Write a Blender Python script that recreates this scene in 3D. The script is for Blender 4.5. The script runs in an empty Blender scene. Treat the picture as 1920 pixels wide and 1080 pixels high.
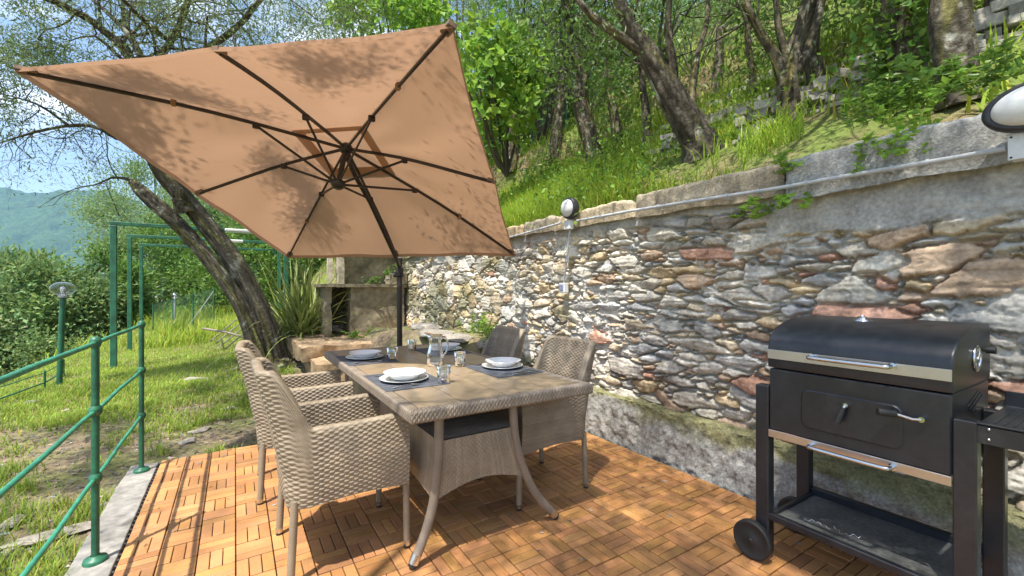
import bpy, math, random
import numpy as np
from mathutils import Vector, Matrix
R_ = math.radians
sc = bpy.context.scene
col = sc.collection
# ---------------------------------------------------------------- camera, sky, sun, exposure
FPX, HC, YAW = 815.0, 1.28, R_(32.5)
cd = bpy.data.cameras.new("camera"); cam = bpy.data.objects.new("camera", cd); col.objects.link(cam)
cd.sensor_width = 36; cd.lens = 36*FPX/1920; cd.clip_start = 0.05; cd.clip_end = 6000
cam.location = (0, 0, HC); cam.rotation_euler = (R_(90), 0, -YAW)
sc.camera = cam
SUN = Vector((-0.38, -0.245, 1.0)).normalized()          # towards the sun
w = bpy.data.worlds.new("World"); sc.world = w; w.use_nodes = True
wn = w.node_tree; wn.nodes.clear()
sky = wn.nodes.new('ShaderNodeTexSky'); sky.sky_type = 'NISHITA'; sky.sun_disc = False
sky.sun_elevation = math.asin(SUN.z); sky.sun_rotation = math.atan2(SUN.x, SUN.y)
sky.air_density = 1.0; sky.dust_density = 1.5; sky.ozone_density = 1.0
tc = wn.nodes.new('ShaderNodeTexCoord')
mp = wn.nodes.new('ShaderNodeMapping'); mp.inputs['Scale'].default_value = (1, 1, 2.6)
mp.inputs['Location'].default_value = (0.35, 0.1, 0.0)
cn = wn.nodes.new('ShaderNodeTexNoise'); cn.inputs['Scale'].default_value = 2.3; cn.inputs['Detail'].default_value = 9; cn.inputs['Roughness'].default_value = .58
cr = wn.nodes.new('ShaderNodeValToRGB'); cr.color_ramp.elements[0].position = .54; cr.color_ramp.elements[1].position = .72
mx = wn.nodes.new('ShaderNodeMixRGB'); mx.inputs[2].default_value = (9.5, 9.7, 10.2, 1)
bg = wn.nodes.new('ShaderNodeBackground'); bg.inputs[1].default_value = 0.15
wo = wn.nodes.new('ShaderNodeOutputWorld')
L = wn.links.new
L(tc.outputs['Generated'], mp.inputs[0]); L(mp.outputs[0], cn.inputs[0]); L(cn.outputs[0], cr.inputs[0])
L(cr.outputs[0], mx.inputs[0]); L(sky.outputs[0], mx.inputs[1]); L(mx.outputs[0], bg.inputs[0]); L(bg.outputs[0], wo.inputs[0])
sd = bpy.data.lights.new("sun", 'SUN'); sd.energy = 4.6; sd.angle = R_(0.55); sd.color = (1, .95, .86)
so = bpy.data.objects.new("sun", sd); col.objects.link(so)
so.rotation_euler = SUN.to_track_quat('Z', 'Y').to_euler()
sc.view_settings.view_transform = 'Standard'; sc.view_settings.look = 'None'
sc.view_settings.exposure = 1.0; sc.view_settings.gamma = 1
sc.render.engine = 'CYCLES'
sc.cycles.max_bounces = 8; sc.cycles.transparent_max_bounces = 8; sc.cycles.diffuse_bounces = 3
# ---------------------------------------------------------------- helpers
fwd = np.array([math.sin(YAW), math.cos(YAW), 0]); rgt = np.array([math.cos(YAW), -math.sin(YAW), 0])
def at(px, py, d):
    return np.array([0, 0, HC]) + (fwd + rgt*(px-960)/FPX + np.array([0, 0, 1.])*(540-py)/FPX)*d
def _h(i, j, s):
    n = (i.astype(np.int64)*374761393 + j.astype(np.int64)*668265263 + s*1442695041) & 0x7fffffff
    n = ((n ^ (n >> 13))*1274126177) & 0x7fffffff
    return ((n ^ (n >> 16)) & 0xffff)/65535.0
def vn(x, y, s=0):
    x = np.asarray(x, float); y = np.asarray(y, float)
    i = np.floor(x); j = np.floor(y); u = x-i; v = y-j; u = u*u*(3-2*u); v = v*v*(3-2*v)
    i = i.astype(np.int64); j = j.astype(np.int64)
    a = _h(i, j, s); b = _h(i+1, j, s); c = _h(i, j+1, s); d = _h(i+1, j+1, s)
    return (a*(1-u)+b*u)*(1-v)+(c*(1-u)+d*u)*v - .5
def fbm(x, y, s=0, o=4, lac=2.03, g=.5):
    r = 0; a = 1.
    for k in range(o):
        r = r + a*vn(np.asarray(x)*lac**k+k*13.7, np.asarray(y)*lac**k-k*7.3, s+k); a *= g
    return r
def ss(x, a, b):
    t = np.clip((np.asarray(x, float)-a)/(b-a), 0, 1); return t*t*(3-2*t)
WOFF = {}
class MB:
    def __init__(s): s.v = []; s.f = []; s.c = []; s.sm = []; s.n = 0
    def add(s, v, f, c=1.0, smooth=True):
        v = np.asarray(v, float).reshape(-1, 3); f = np.asarray(f, np.int64)
        s.v.append(v); s.f.append(f+s.n); s.sm.append(np.full(len(f), smooth)); s.n += len(v)
        c = np.asarray(c, float)
        if c.ndim == 0: c = np.full((len(v), 3), float(c))
        elif c.ndim == 1 and len(c) == 3 and len(v) != 3: c = np.tile(c, (len(v), 1))
        elif c.ndim == 1: c = np.repeat(c[:, None], 3, 1)
        s.c.append(c); return s
    def grid(s, P, c=1.0, cu=False, cv=False, smooth=True):
        a, b = P.shape[:2]; I = np.arange(a*b).reshape(a, b)
        if cu: I = np.vstack([I, I[:1]])
        if cv: I = np.hstack([I, I[:, :1]])
        f = np.stack([I[:-1, :-1], I[1:, :-1], I[1:, 1:], I[:-1, 1:]], -1).reshape(-1, 4)
        c = np.asarray(c, float)
        if c.ndim == 2: c = c.reshape(-1)
        elif c.ndim == 3: c = c.reshape(-1, 3)
        return s.add(P.reshape(-1, 3), f, c, smooth)
    def box(s, c, size, M=None, bev=0.003, colr=1.0):
        h = np.asarray(size, float)/2; b = min(bev, h.min()*.49); V = []
        sg = [(x, y, z) for x in (-1, 1) for y in (-1, 1) for z in (-1, 1)]
        for g in sg:
            g = np.array(g)
            for ax in range(3):
                q = g*(h-b); q[ax] = g[ax]*h[ax]; V.append(q)
        ix = {g: k*3 for k, g in enumerate(sg)}; F = []; T = []
        for ax in range(3):
            o = [a for a in range(3) if a != ax]
            for e in (-1, 1):
                q = []
                for (p, r) in ((-1, -1), (1, -1), (1, 1), (-1, 1)):
                    g = [0, 0, 0]; g[ax] = e; g[o[0]] = p; g[o[1]] = r; q.append(ix[tuple(g)]+ax)
                F.append(q)
        for ax in range(3):
            o = [a for a in range(3) if a != ax]
            for p in (-1, 1):
                for r in (-1, 1):
                    g0 = [0, 0, 0]; g0[o[0]] = p; g0[o[1]] = r; g1 = g0[:]; g0[ax] = -1; g1[ax] = 1
                    i0 = ix[tuple(g0)]; i1 = ix[tuple(g1)]
                    F.append([i0+o[0], i1+o[0], i1+o[1], i0+o[1]])
        for g in sg: T.append([ix[g], ix[g]+1, ix[g]+2, ix[g]+2])
        V = np.array(V)
        if M is not None: V = V @ np.asarray(M, float).T
        # orient outwards
        ctr = np.zeros(3); out = []
        for q in F+T:
            P = V[q[:3]]; nrm = np.cross(P[1]-P[0], P[2]-P[0])
            out.append(q if nrm @ P.mean(0) > 0 else ([q[0], q[3], q[2], q[1]] if q[2] != q[3] else [q[0], q[2], q[1], q[1]]))
        return s.add(V+np.asarray(c, float), out, colr, False)
    def tube(s, pts, r, seg=10, caps=True, colr=1.0, nz=None):
        P = np.asarray(pts, float); n = len(P); r = np.broadcast_to(np.asarray(r, float), (n,)).copy()
        T = np.gradient(P, axis=0); T /= np.linalg.norm(T, axis=1)[:, None]+1e-12
        up = np.array([0, 0, 1.]) if abs(T[0][2]) < .9 else np.array([1., 0, 0])
        N = np.cross(T[0], up); N /= np.linalg.norm(N); A = np.zeros((n, seg, 3)); th = np.arange(seg)*2*np.pi/seg
        for k in range(n):
            N = N-T[k]*(N@T[k]); N /= np.linalg.norm(N); B = np.cross(T[k], N)
            rr = r[k] if nz is None else r[k]*nz[k]
            A[k] = P[k]+np.outer(np.cos(th)*rr, N)+np.outer(np.sin(th)*rr, B)
        s.grid(A, colr if np.ndim(colr) == 0 or len(np.shape(colr)) == 1 else colr, cv=True)
        if caps:
            for k, fl in ((0, 1), (n-1, 0)):
                V = np.vstack([A[k], P[k][None]]); i = np.arange(seg); j = (i+1) % seg; m = np.full(seg, seg)
                f = np.stack([i, j, m, m], 1) if not fl else np.stack([j, i, m, m], 1)
                s.add(V, f, colr if np.ndim(colr) <= 1 and np.size(colr) in (1, 3) else 1.0, False)
        return s
    def lathe(s, prof, o=(0, 0, 0), seg=24, M=None, colr=1.0):
        p = np.asarray(prof, float); th = np.arange(seg)*2*np.pi/seg
        A = np.zeros((len(p), seg, 3)); A[..., 0] = p[:, :1]*np.cos(th); A[..., 1] = p[:, :1]*np.sin(th); A[..., 2] = p[:, 1:2]
        if M is not None: A = A @ np.asarray(M, float).T
        A = A+np.asarray(o, float)
        return s.grid(A[:, ::-1], colr, cv=True)
    def build(s, name, mat, parent=None):
        me = bpy.data.meshes.new(name); V = np.concatenate(s.v); F = np.concatenate(s.f)
        off = WOFF.get(parent.name, np.zeros(3)) if parent else np.zeros(3)
        V = V-off; tri = F[:, 2] == F[:, 3]; cnt = np.where(tri, 3, 4); mask = np.ones(F.shape, bool); mask[tri, 3] = False
        L_ = F[mask]; st = np.concatenate([[0], np.cumsum(cnt)[:-1]])
        me.vertices.add(len(V)); me.vertices.foreach_set('co', V.astype(np.float32).ravel())
        me.loops.add(len(L_)); me.loops.foreach_set('vertex_index', L_.astype(np.int32))
        me.polygons.add(len(F)); me.polygons.foreach_set('loop_start', st.astype(np.int32))
        me.polygons.foreach_set('use_smooth', np.concatenate(s.sm))
        a = me.attributes.new('col', 'FLOAT_COLOR', 'POINT'); C = np.concatenate(s.c)
        a.data.foreach_set('color', np.hstack([C, np.ones((len(C), 1))]).astype(np.float32).ravel())
        me.update(calc_edges=True); me.validate()
        ob = bpy.data.objects.new(name, me); col.objects.link(ob); me.materials.append(mat)
        if parent: ob.parent = parent; WOFF[ob.name] = off
        return ob
def tag(o, label=None, cat=None, group=None, kind=None):
    if label: o['label'] = label
    if cat: o['category'] = cat
    if group: o['group'] = group
    if kind: o['kind'] = kind
    return o
def thing(name, label, cat, loc=(0, 0, 0), group=None, world=True):
    o = bpy.data.objects.new(name, None); col.objects.link(o); o.location = loc; o.empty_display_size = .1
    WOFF[o.name] = np.asarray(loc, float) if world else np.zeros(3)
    return tag(o, label, cat, group)
def clone(root, loc, rz, label):
    r = root.copy(); col.objects.link(r); r.location = loc; r.rotation_euler = (0, 0, rz); r['label'] = label
    for ch in root.children:
        c = ch.copy(); col.objects.link(c); c.parent = r
        for g in ch.children:
            d = g.copy(); col.objects.link(d); d.parent = c
    return r
def rot(axis, a):
    return np.array(Matrix.Rotation(a, 3, axis))
def align(d):   # matrix taking +Z to direction d
    return np.array(Vector(d).to_track_quat('Z', 'Y').to_matrix())
# ---------------------------------------------------------------- materials
def mat(name, base, rough=.6, metal=0, attr=True, n1=(8, .25), n2=(60, .15), bump=(40, .3, .01), tint=None, spec=.5, transl=0, coat=0, space='Object', stain=None, bump2=None):
    m = bpy.data.materials.new(name); m.use_nodes = True; t = m.node_tree; b = t.nodes['Principled BSDF']; out = t.nodes['Material Output']
    N = t.nodes.new; K = t.links.new
    tcn = N('ShaderNodeTexCoord'); cc = N('ShaderNodeRGB'); cc.outputs[0].default_value = (*base, 1); cur = cc.outputs[0]
    def mul(a, f):
        x = N('ShaderNodeMixRGB'); x.blend_type = 'MULTIPLY'; x.inputs[0].default_value = 1; K(a, x.inputs[1]); K(f, x.inputs[2]); return x.outputs[0]
    for sc_, am in (n1, n2):
        if not am: continue
        n = N('ShaderNodeTexNoise'); n.inputs['Scale'].default_value = sc_; n.inputs['Detail'].default_value = 6; K(tcn.outputs[space], n.inputs[0])
        r = N('ShaderNodeMapRange'); r.inputs[1].default_value = .3; r.inputs[2].default_value = .7; r.inputs[3].default_value = 1-am; r.inputs[4].default_value = 1+am
        K(n.outputs[0], r.inputs[0]); cur = mul(cur, r.outputs[0])
    if tint:
        n = N('ShaderNodeTexNoise'); n.inputs['Scale'].default_value = tint[0]; n.inputs['Detail'].default_value = 7; n.inputs['Roughness'].default_value = .65; K(tcn.outputs[space], n.inputs[0])
        r = N('ShaderNodeValToRGB'); r.color_ramp.elements[0].position = tint[2]; r.color_ramp.elements[1].position = tint[2]+tint[3]
        K(n.outputs[0], r.inputs[0]); x = N('ShaderNodeMixRGB'); K(r.outputs[0], x.inputs[0]); K(cur, x.inputs[1]); x.inputs[2].default_value = (*tint[1], 1); cur = x.outputs[0]
    if attr:
        a = N('ShaderNodeAttribute'); a.attribute_name = 'col'; cur = mul(cur, a.outputs['Color'])
    K(cur, b.inputs['Base Color'])
    b.inputs['Roughness'].default_value = rough; b.inputs['Metallic'].default_value = metal; b.inputs['Specular IOR Level'].default_value = spec
    if coat: b.inputs['Coat Weight'].default_value = coat; b.inputs['Coat Roughness'].default_value = .2
    prev = None
    for bb in (bump, bump2):
        if bb and bb[1]:
            n = N('ShaderNodeTexNoise'); n.inputs['Scale'].default_value = bb[0]; n.inputs['Detail'].default_value = 8; n.inputs['Roughness'].default_value = .6; K(tcn.outputs[space], n.inputs[0])
            u = N('ShaderNodeBump'); u.inputs['Strength'].default_value = bb[1]; u.inputs['Distance'].default_value = bb[2]; K(n.outputs[0], u.inputs['Height'])
            if prev: K(prev, u.inputs['Normal'])
            prev = u.outputs[0]
    if prev: K(prev, b.inputs['Normal'])
    if transl:
        tr = N('ShaderNodeBsdfTranslucent'); K(cur, tr.inputs[0]); ms = N('ShaderNodeMixShader'); ms.inputs[0].default_value = transl
        K(b.outputs[0], ms.inputs[1]); K(tr.outputs[0], ms.inputs[2]); K(ms.outputs[0], out.inputs[0])
    return m
M = {}
M['stone'] = mat('stone_wall_stone', (1, 1, 1), .85, n1=(9, .16), n2=(55, .22), bump=(28, .55, .012), bump2=(140, .45, .004), tint=(7, (.46, .30, .17), .64, .10), spec=.25)
M['concrete'] = mat('rough_concrete', (.34, .315, .27), .9, n1=(3, .22), n2=(40, .22), bump=(22, .5, .015), bump2=(110, .6, .006), spec=.2)
M['kerb'] = mat('kerb_concrete', (.29, .275, .25), .85, n1=(4, .3), n2=(30, .2), tint=(3.2, (.17, .16, .13), .55, .12), bump=(30, .4, .006), bump2=(160, .4, .003), spec=.25)
M['oven'] = mat('oven_concrete', (.235, .20, .13), .9, n1=(2.2, .3), n2=(14, .25), bump=(18, .5, .02), tint=(2.0, (.16, .15, .06), .55, .2), spec=.2)
M['slab'] = mat('weathered_slab', (.36, .25, .15), .9, n1=(4, .35), n2=(26, .25), bump=(16, .6, .02), spec=.2)
M['wood'] = mat('oiled_deck_wood', (.42, .208, .08), .55, n1=(3, .3), n2=(90, .10), bump=(120, .25, .002), tint=(14, (.36, .13, .04), .62, .12), spec=.35)
M['black_plastic'] = mat('black_plastic', (.02, .02, .02), .5, n1=(8, .1), n2=(60, 0), bump=None)
M['wicker'] = mat('wicker_resin', (.275, .22, .155), .5, n1=(12, .13), n2=(300, .12), bump=(400, .3, .001), spec=.4)
M['wicker_dark'] = mat('wicker_resin_grey', (.235, .19, .145), .5, n1=(12, .16), n2=(300, .15), bump=(400, .3, .001), spec=.4)
M['tile'] = mat('table_ceramic_tile', (.31, .232, .145), .33, n1=(3, .09), n2=(130, .06), bump=(200, .05, .001), spec=.5)
M['grout'] = mat('dark_grout', (.10, .08, .06), .9, n1=(8, .1), n2=(60, 0), bump=None)
M['fabric'] = mat('sand_canvas', (.44, .262, .16), .9, n1=(1.6, .05), n2=(500, .06), bump=(3, .25, .03), bump2=(700, .15, .001), spec=.1, transl=.42)
M['dark_metal'] = mat('dark_bronze_metal', (.035, .027, .024), .4, .3, n1=(8, .1), n2=(60, 0), bump=(200, .05, .001))
M['pocket'] = mat('brown_webbing', (.20, .13, .09), .8, n1=(8, .1), n2=(60, 0), bump=None)
M['bbq'] = mat('black_powder_coat', (.014, .016, .021), .36, 0, n1=(3, .3), n2=(40, .2), bump=(500, .12, .0006), bump2=(3, .06, .01), tint=(11, (.045, .045, .045), .60, .25), spec=.6)
M['chrome'] = mat('chrome', (.62, .62, .63), .16, 1, n1=(8, .05), n2=(60, 0), bump=None)
M['steel'] = mat('brushed_steel', (.58, .55, .52), .33, 1, n1=(8, .08), n2=(60, .04), bump=(90, .1, .001))
M['zinc'] = mat('weathered_galvanised_tray', (.12, .125, .12), .6, .3, n1=(5, .35), n2=(60, .3), bump=(60, .2, .003), tint=(9, (.26, .25, .22), .56, .1))
M['rubber'] = mat('black_rubber', (.018, .018, .018), .6, n1=(8, .1), n2=(60, 0), bump=(80, .1, .001))
M['green'] = mat('green_painted_steel', (.035, .23, .135), .42, n1=(9, .3), n2=(60, .2), tint=(26, (.07, .045, .025), .66, .03), bump=(60, .25, .003), spec=.5)
M['green_dark'] = mat('dark_green_painted_steel', (.022, .12, .065), .45, n1=(8, .35), n2=(50, .2), tint=(24, (.10, .055, .03), .64, .03), bump=(60, .25, .003))
M['white'] = mat('white_porcelain', (.82, .82, .80), .12, n1=(4, .02), n2=(60, 0), bump=None, spec=.6, coat=.5)
M['white_plastic'] = mat('white_plastic', (.66, .67, .66), .45, n1=(10, .08), n2=(60, .05), bump=None)
M['grey_plastic'] = mat('grey_conduit_plastic', (.46, .47, .48), .45, n1=(5, .15), n2=(60, .1), bump=None)
M['dark_plastic'] = mat('dark_lamp_ring', (.03, .03, .035), .45, n1=(5, .15), n2=(60, .1), bump=None)
M['mat'] = mat('slate_woven_placemat', (.085, .095, .115), .8, n1=(10, .2), n2=(400, .3), bump=(500, .5, .002))
M['bark'] = mat('olive_bark', (.10, .086, .064), .95, n1=(6, .35), n2=(40, .3), bump=(25, .8, .03), bump2=(120, .6, .008), tint=(6, (.30, .30, .25), .57, .09), spec=.15)
M['twig'] = mat('twig_bark', (.10, .085, .065), .9, n1=(6, .2), n2=(40, 0), bump=None, spec=.15)
M['deadwood'] = mat('grey_dead_wood', (.27, .23, .19), .9, n1=(6, .25), n2=(60, .2), bump=(50, .4, .006), spec=.15)
M['olive'] = mat('olive_leaf', (.18, .25, .10), .5, n1=(.8, .18), n2=(60, 0), bump=None, spec=.4, transl=.3)
M['leaf'] = mat('green_leaf', (.14, .25, .045), .5, n1=(.8, .2), n2=(60, 0), bump=None, spec=.4, transl=.38)
M['leaf_bright'] = mat('fig_leaf', (.25, .42, .06), .5, n1=(.8, .15), n2=(60, 0), bump=None, spec=.35, transl=.45)
M['leaf_pale'] = mat('pale_leaf', (.21, .31, .11), .55, n1=(.6, .2), n2=(60, 0), bump=None, spec=.3, transl=.35)
M['grass'] = mat('grass_blade', (.27, .38, .06), .6, n1=(.9, .25), n2=(60, 0), bump=None, spec=.2, transl=.4)
M['yucca'] = mat('flax_blade', (.24, .28, .09), .45, n1=(1, .2), n2=(60, 0), bump=None, spec=.35, transl=.3)
M['soil'] = mat('lawn_soil', (.225, .175, .115), .95, n1=(1.3, .25), n2=(22, .3), bump=(14, .8, .04), bump2=(70, .7, .012), tint=(.9, (.20, .215, .075), .42, .2), spec=.1)
M['litter'] = mat('hillside_soil', (.19, .15, .085), .95, n1=(1.1, .3), n2=(14, .4), bump=(8, .9, .06), bump2=(50, .8, .02), tint=(.9, (.17, .22, .055), .42, .14), spec=.1)
M['rock'] = mat('grey_brown_rock', (.30, .27, .23), .9, n1=(6, .25), n2=(40, .25), bump=(20, .7, .02), bump2=(100, .5, .006), spec=.2)
M['forest'] = mat('distant_forest', (.05, .095, .03), .95, n1=(.02, .3), n2=(.12, .35), bump=(.12, 1, 3), spec=.05)
M['lampglass'] = None
def glass(name, tint=(1, 1, 1), ior=1.45, rough=0):
    m = bpy.data.materials.new(name); m.use_nodes = True; t = m.node_tree; b = t.nodes['Principled BSDF']
    b.inputs['Base Color'].default_value = (*tint, 1); b.inputs['Transmission Weight'].default_value = 1; b.inputs['IOR'].default_value = ior; b.inputs['Roughness'].default_value = rough
    n = t.nodes.new('ShaderNodeTexNoise'); n.inputs['Scale'].default_value = 14; u = t.nodes.new('ShaderNodeBump'); u.inputs['Strength'].default_value = .05; u.inputs['Distance'].default_value = .004
    t.links.new(n.outputs[0], u.inputs['Height']); t.links.new(u.outputs[0], b.inputs['Normal'])
    return m
M['glass'] = glass('drinking_glass', (.97, .985, 1))
M['globe'] = glass('lamp_globe_plastic', (.9, .9, .95), 1.3, .05)
rng = np.random.default_rng(7)
# ---------------------------------------------------------------- ground and hills
def edge_x(Y): return -2.35 - .25*ss(Y, 9, 4) + .25*vn(np.asarray(Y)*.5, 3.3, 5)
def ground_z(X, Y):
    X = np.asarray(X, float); Y = np.asarray(Y, float)
    z = -.07 + .05*fbm(X*.7, Y*.7, 11, 3) + .018*fbm(X*5, Y*5, 12, 2)
    z = z*ss(np.maximum(np.maximum(-.62-X, X-2.75), np.maximum(Y-4.2, -2-Y)), -.05, .5) + -.075*(1-ss(np.maximum(np.maximum(-.62-X, X-2.75), np.maximum(Y-4.2, -2-Y)), -.05, .5))
    z = z + .42*ss(X, -1.5, 2.2)*ss(Y, 5.5, 9.5) + .5*ss(Y, 10, 22)*ss(X, -6, 0)
    z = z + 1.9*ss(X, .9, 2.75)*ss(Y, 9.0, 12.0)
    e = np.maximum(edge_x(Y)-X, 0)
    return z - .62*e*ss(e, 0, 1.5)*np.exp(-e/110) - .0*e
xs = np.unique(np.concatenate([-np.geomspace(10, 2600, 40), np.arange(-10, -4, .25), np.arange(-4, 2.81, .06)]))
xs = xs[xs < 2.755]; xs = np.append(xs, 2.76)
ys = np.unique(np.concatenate([-np.geomspace(6, 400, 12), np.arange(-6, 1, .4), np.arange(1, 12, .07), np.arange(12, 26, .35), np.geomspace(26, 2600, 36)]))
X, Y = np.meshgrid(xs, ys, indexing='ij'); Z = ground_z(X, Y); Z = np.maximum(Z, -70)
tag(MB().grid(np.stack([X, Y, Z], -1)).build('ground', M['soil']), kind='structure')
def hill_z(X, Y):
    X = np.asarray(X, float); Y = np.asarray(Y, float); q = X-2.9
    z = 1.97 + .60*q + .16*np.clip(q-5, 0, 40) + .10*ss(q, 0, 1) + .1*fbm(X*.8, Y*.8, 21, 4) + .015*fbm(X*6, Y*6, 22, 2)
    st = 2.6; ph = (q+.25*Y+.5*fbm(X*.25, Y*.25, 23, 2)-1.2)/st        # old terrace steps
    fr = ph-np.floor(ph); z = z + ss(q, 1.2, 2.2)*(ss(fr, .0, .16)-fr)*.85
    return np.where(q < 60, z, 1.97+.60*60+6.5+(q-60)*.4)
xs = np.unique(np.concatenate([[2.845], np.arange(2.89, 10, .07), np.arange(10, 26, .3), np.geomspace(26, 260, 18)]))
ys = np.unique(np.concatenate([-np.geomspace(3, 60, 8), np.arange(-3, 14, .09), np.arange(14, 40, .5), np.geomspace(40, 420, 18)]))
X, Y = np.meshgrid(xs, ys, indexing='ij'); Z = hill_z(X, Y)
P = np.stack([X, Y, Z], -1); P0 = P[:1].copy(); P0[..., 2] = -.5
tag(MB().grid(np.concatenate([P0, P])).build('hillside', M['litter']), kind='structure')
# distant wooded mountain
def mount_z(X, Y):
    v = np.stack([X, Y], -1); d = v@fwd[:2]; r = v@rgt[:2]; px = 960+FPX*r/np.maximum(d, 1)
    return px, d
cx = at(60, 540, 1500)
t1 = np.linspace(-1100, 1500, 420); t2 = np.linspace(-420, 500, 150)
A, B = np.meshgrid(t1, t2, indexing='ij')
X = cx[0]+rgt[0]*A+fwd[0]*B; Y = cx[1]+rgt[1]*A+fwd[1]*B
ridge = 340 - 15*np.abs((A-60)/260)**2*ss(-A, -60, 400) - 250*ss(A, 130, 900) - 25*np.cos(A/90)*.4 + 36*fbm(A/260, A*0, 31, 3)
prof = np.where(B < 0, ss(B, -420, 60)**.8, 1-.6*ss(B, 60, 700))
Z = -90 + (ridge+90)*np.clip(ss(B, -430, 40)**.75, 0, 1)*np.where(B > 40, 1-.5*ss(B, 40, 700), 1) + 50*fbm(A/170, B/170, 33, 4)*ss(B, -420, -200) + 16*fbm(A/24, B/24, 35, 3)
tag(MB().grid(np.stack([X, Y, Z], -1)).build('distant_hills', M['forest']), kind='structure')
# deck of basket-weave tiles
mb = MB(); q = .155; x0 = -.462; nxq = 20; nyq = 25; ytop = 4.12
for i in range(nxq+1):
    for j in range(nyq):
        cx_ = x0+q*(i+.5); cy = ytop-q*(j+.5)
        if cx_ > 2.70: continue
        hor = (i+j) % 2; tc_ = .86+.3*rng.random()
        for k in (-1, 0, 1):
            c = tc_*(.80+.34*rng.random()); c = np.array([c, c*(.93+.12*rng.random()), c*(.85+.25*rng.random())])
            zz = -.012+.0012*rng.standard_normal(); M3 = rot('X', .006*rng.standard_normal())@rot('Y', .006*rng.standard_normal())
            if hor: mb.box((cx_, cy+k*.0512, zz), (.1495, .0472, .022), M3, .0022, c)
            else: mb.box((cx_+k*.0512, cy, zz), (.0472, .1495, .022), M3, .0022, c)
deck = tag(mb.build('deck', M['wood']), kind='structure')
mb = MB(); mb.box((1.11, 2.18, -.035), (3.13, 3.86, .018))
for j in range(25): # little clips along the open edge
    for k in range(3): mb.box((-.468, ytop-q*(j+.5)+(k-1)*.05, -.018), (.012, .014, .014), bev=.002)
tag(mb.build('deck_base', M['black_plastic']), kind='structure')
# kerb strip beside the deck
n1, n2 = 160, 40
yy = np.linspace(.1, 4.14, n1); s = np.linspace(0, 1, n2)
Yg, S = np.meshgrid(yy, s, indexing='ij')
wob = .02*fbm(Yg*3, Yg*0, 41, 3)
Xg = -.478-.17*np.clip((S-.12)/.76, 0, 1)+wob*ss(S, .5, 1); Zg = -.012-.14*(np.clip((.12-S)/.12, 0, 1)+np.clip((S-.88)/.12, 0, 1)**1.3)+.006*fbm(Yg*14, Xg*14, 42, 3)
mb = MB(); mb.grid(np.stack([Xg, Yg, Zg], -1))
E2 = [np.array([Xg[-1, k], 4.145, Zg[-1, k]]) for k in range(n2)]; E3 = [np.array([p[0], 4.15, -.16]) for p in E2]
mb.grid(np.array([E2, E3])); tag(mb.build('kerb', M['kerb']), kind='structure')
# ---------------------------------------------------------------- stone retaining wall
wall = thing('retaining_wall', 'rubble stone retaining wall with concrete top, running along the deck', 'stone wall', (2.72, 3, 0))
Y0, Y1, Zb, Zt, dx = .25, 8.75, .30, 1.98, .0062
ny = int((Y1-Y0)/dx); nz = int((Zt-Zb)/dx)
ids = -np.ones((ny, nz), np.int32); dist = np.ones((ny, nz), np.float32)
yc = Y0+(np.arange(ny)+.5)*dx; zc = Zb+(np.arange(nz)+.5)*dx
srng = np.random.default_rng(12); prm = []
specs = [(330, .13, .23, .2, .42, .22), (1800, .09, .18, .2, .5, .22), (4800, .05, .10, .25, .6, .24), (8000, .028, .06, .28, .65, .25), (9000, .014, .03, .45, .9, .3)]
for (n, a0, a1, r0, r1, ov) in specs:
    for k in range(n):
        y = srng.uniform(Y0, Y1); z = srng.uniform(Zb, Zt); a = srng.uniform(a0, a1); near = y < 3.1
        rr = srng.uniform(r0, r1); far = y > 4.1; a = a*(1 if near or far else .8); rr = rr if near else min(.8, rr*(1.7 if far else 1.45))
        b = max(a*rr, .011); th = srng.normal(0, .09 if near else .2)
        ns = srng.integers(4, 8); an = np.sort((np.arange(ns)+srng.uniform(-.38, .38, ns))*2*np.pi/ns+srng.uniform(0, 6.28))
        nu = np.cos(an); nv = np.sin(an); hk = srng.uniform(.66, 1.0, ns)
        w_ = max(a, b)*1.45; i0 = max(0, int((y-w_-Y0)/dx)); i1 = min(ny, int((y+w_-Y0)/dx)); j0 = max(0, int((z-w_-Zb)/dx)); j1 = min(nz, int((z+w_-Zb)/dx))
        if i1-i0 < 2 or j1-j0 < 2: continue
        yy = yc[i0:i1, None]-y; zz = zc[None, j0:j1]-z; u = (yy*math.cos(th)+zz*math.sin(th))/a; v = (-yy*math.sin(th)+zz*math.cos(th))/b
        d = np.full(u.shape, -9.)
        for m_ in range(ns): d = np.maximum(d, (u*nu[m_]+v*nv[m_])/hk[m_])
        m_ = d < 1; sub = ids[i0:i1, j0:j1]
        if not m_.any() or (sub[m_] >= 0).mean() > ov: continue
        put = m_ & (sub < 0); sub[put] = len(prm); dist[i0:i1, j0:j1][put] = d[put]
        prm.append((y, z, a, b, srng.uniform(.6, 1), srng.normal(0, .10), srng.normal(0, .22), srng.random(), srng.random(), srng.uniform(2.5, 7)))
for it in range(3):                      # stones grow into the gaps until only narrow joints are left
    for ax, sh_ in ((0, 1), (0, -1), (1, 1), (1, -1)):
        nb = np.roll(ids, sh_, ax); g_ = (ids < 0) & (nb >= 0) & (srng.random(ids.shape) < .8); ids[g_] = nb[g_]
prm = np.array(prm); YY, ZZ = np.meshgrid(yc, zc, indexing='ij')
ins = ids >= 0; pp = prm[np.maximum(ids, 0)]
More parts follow.
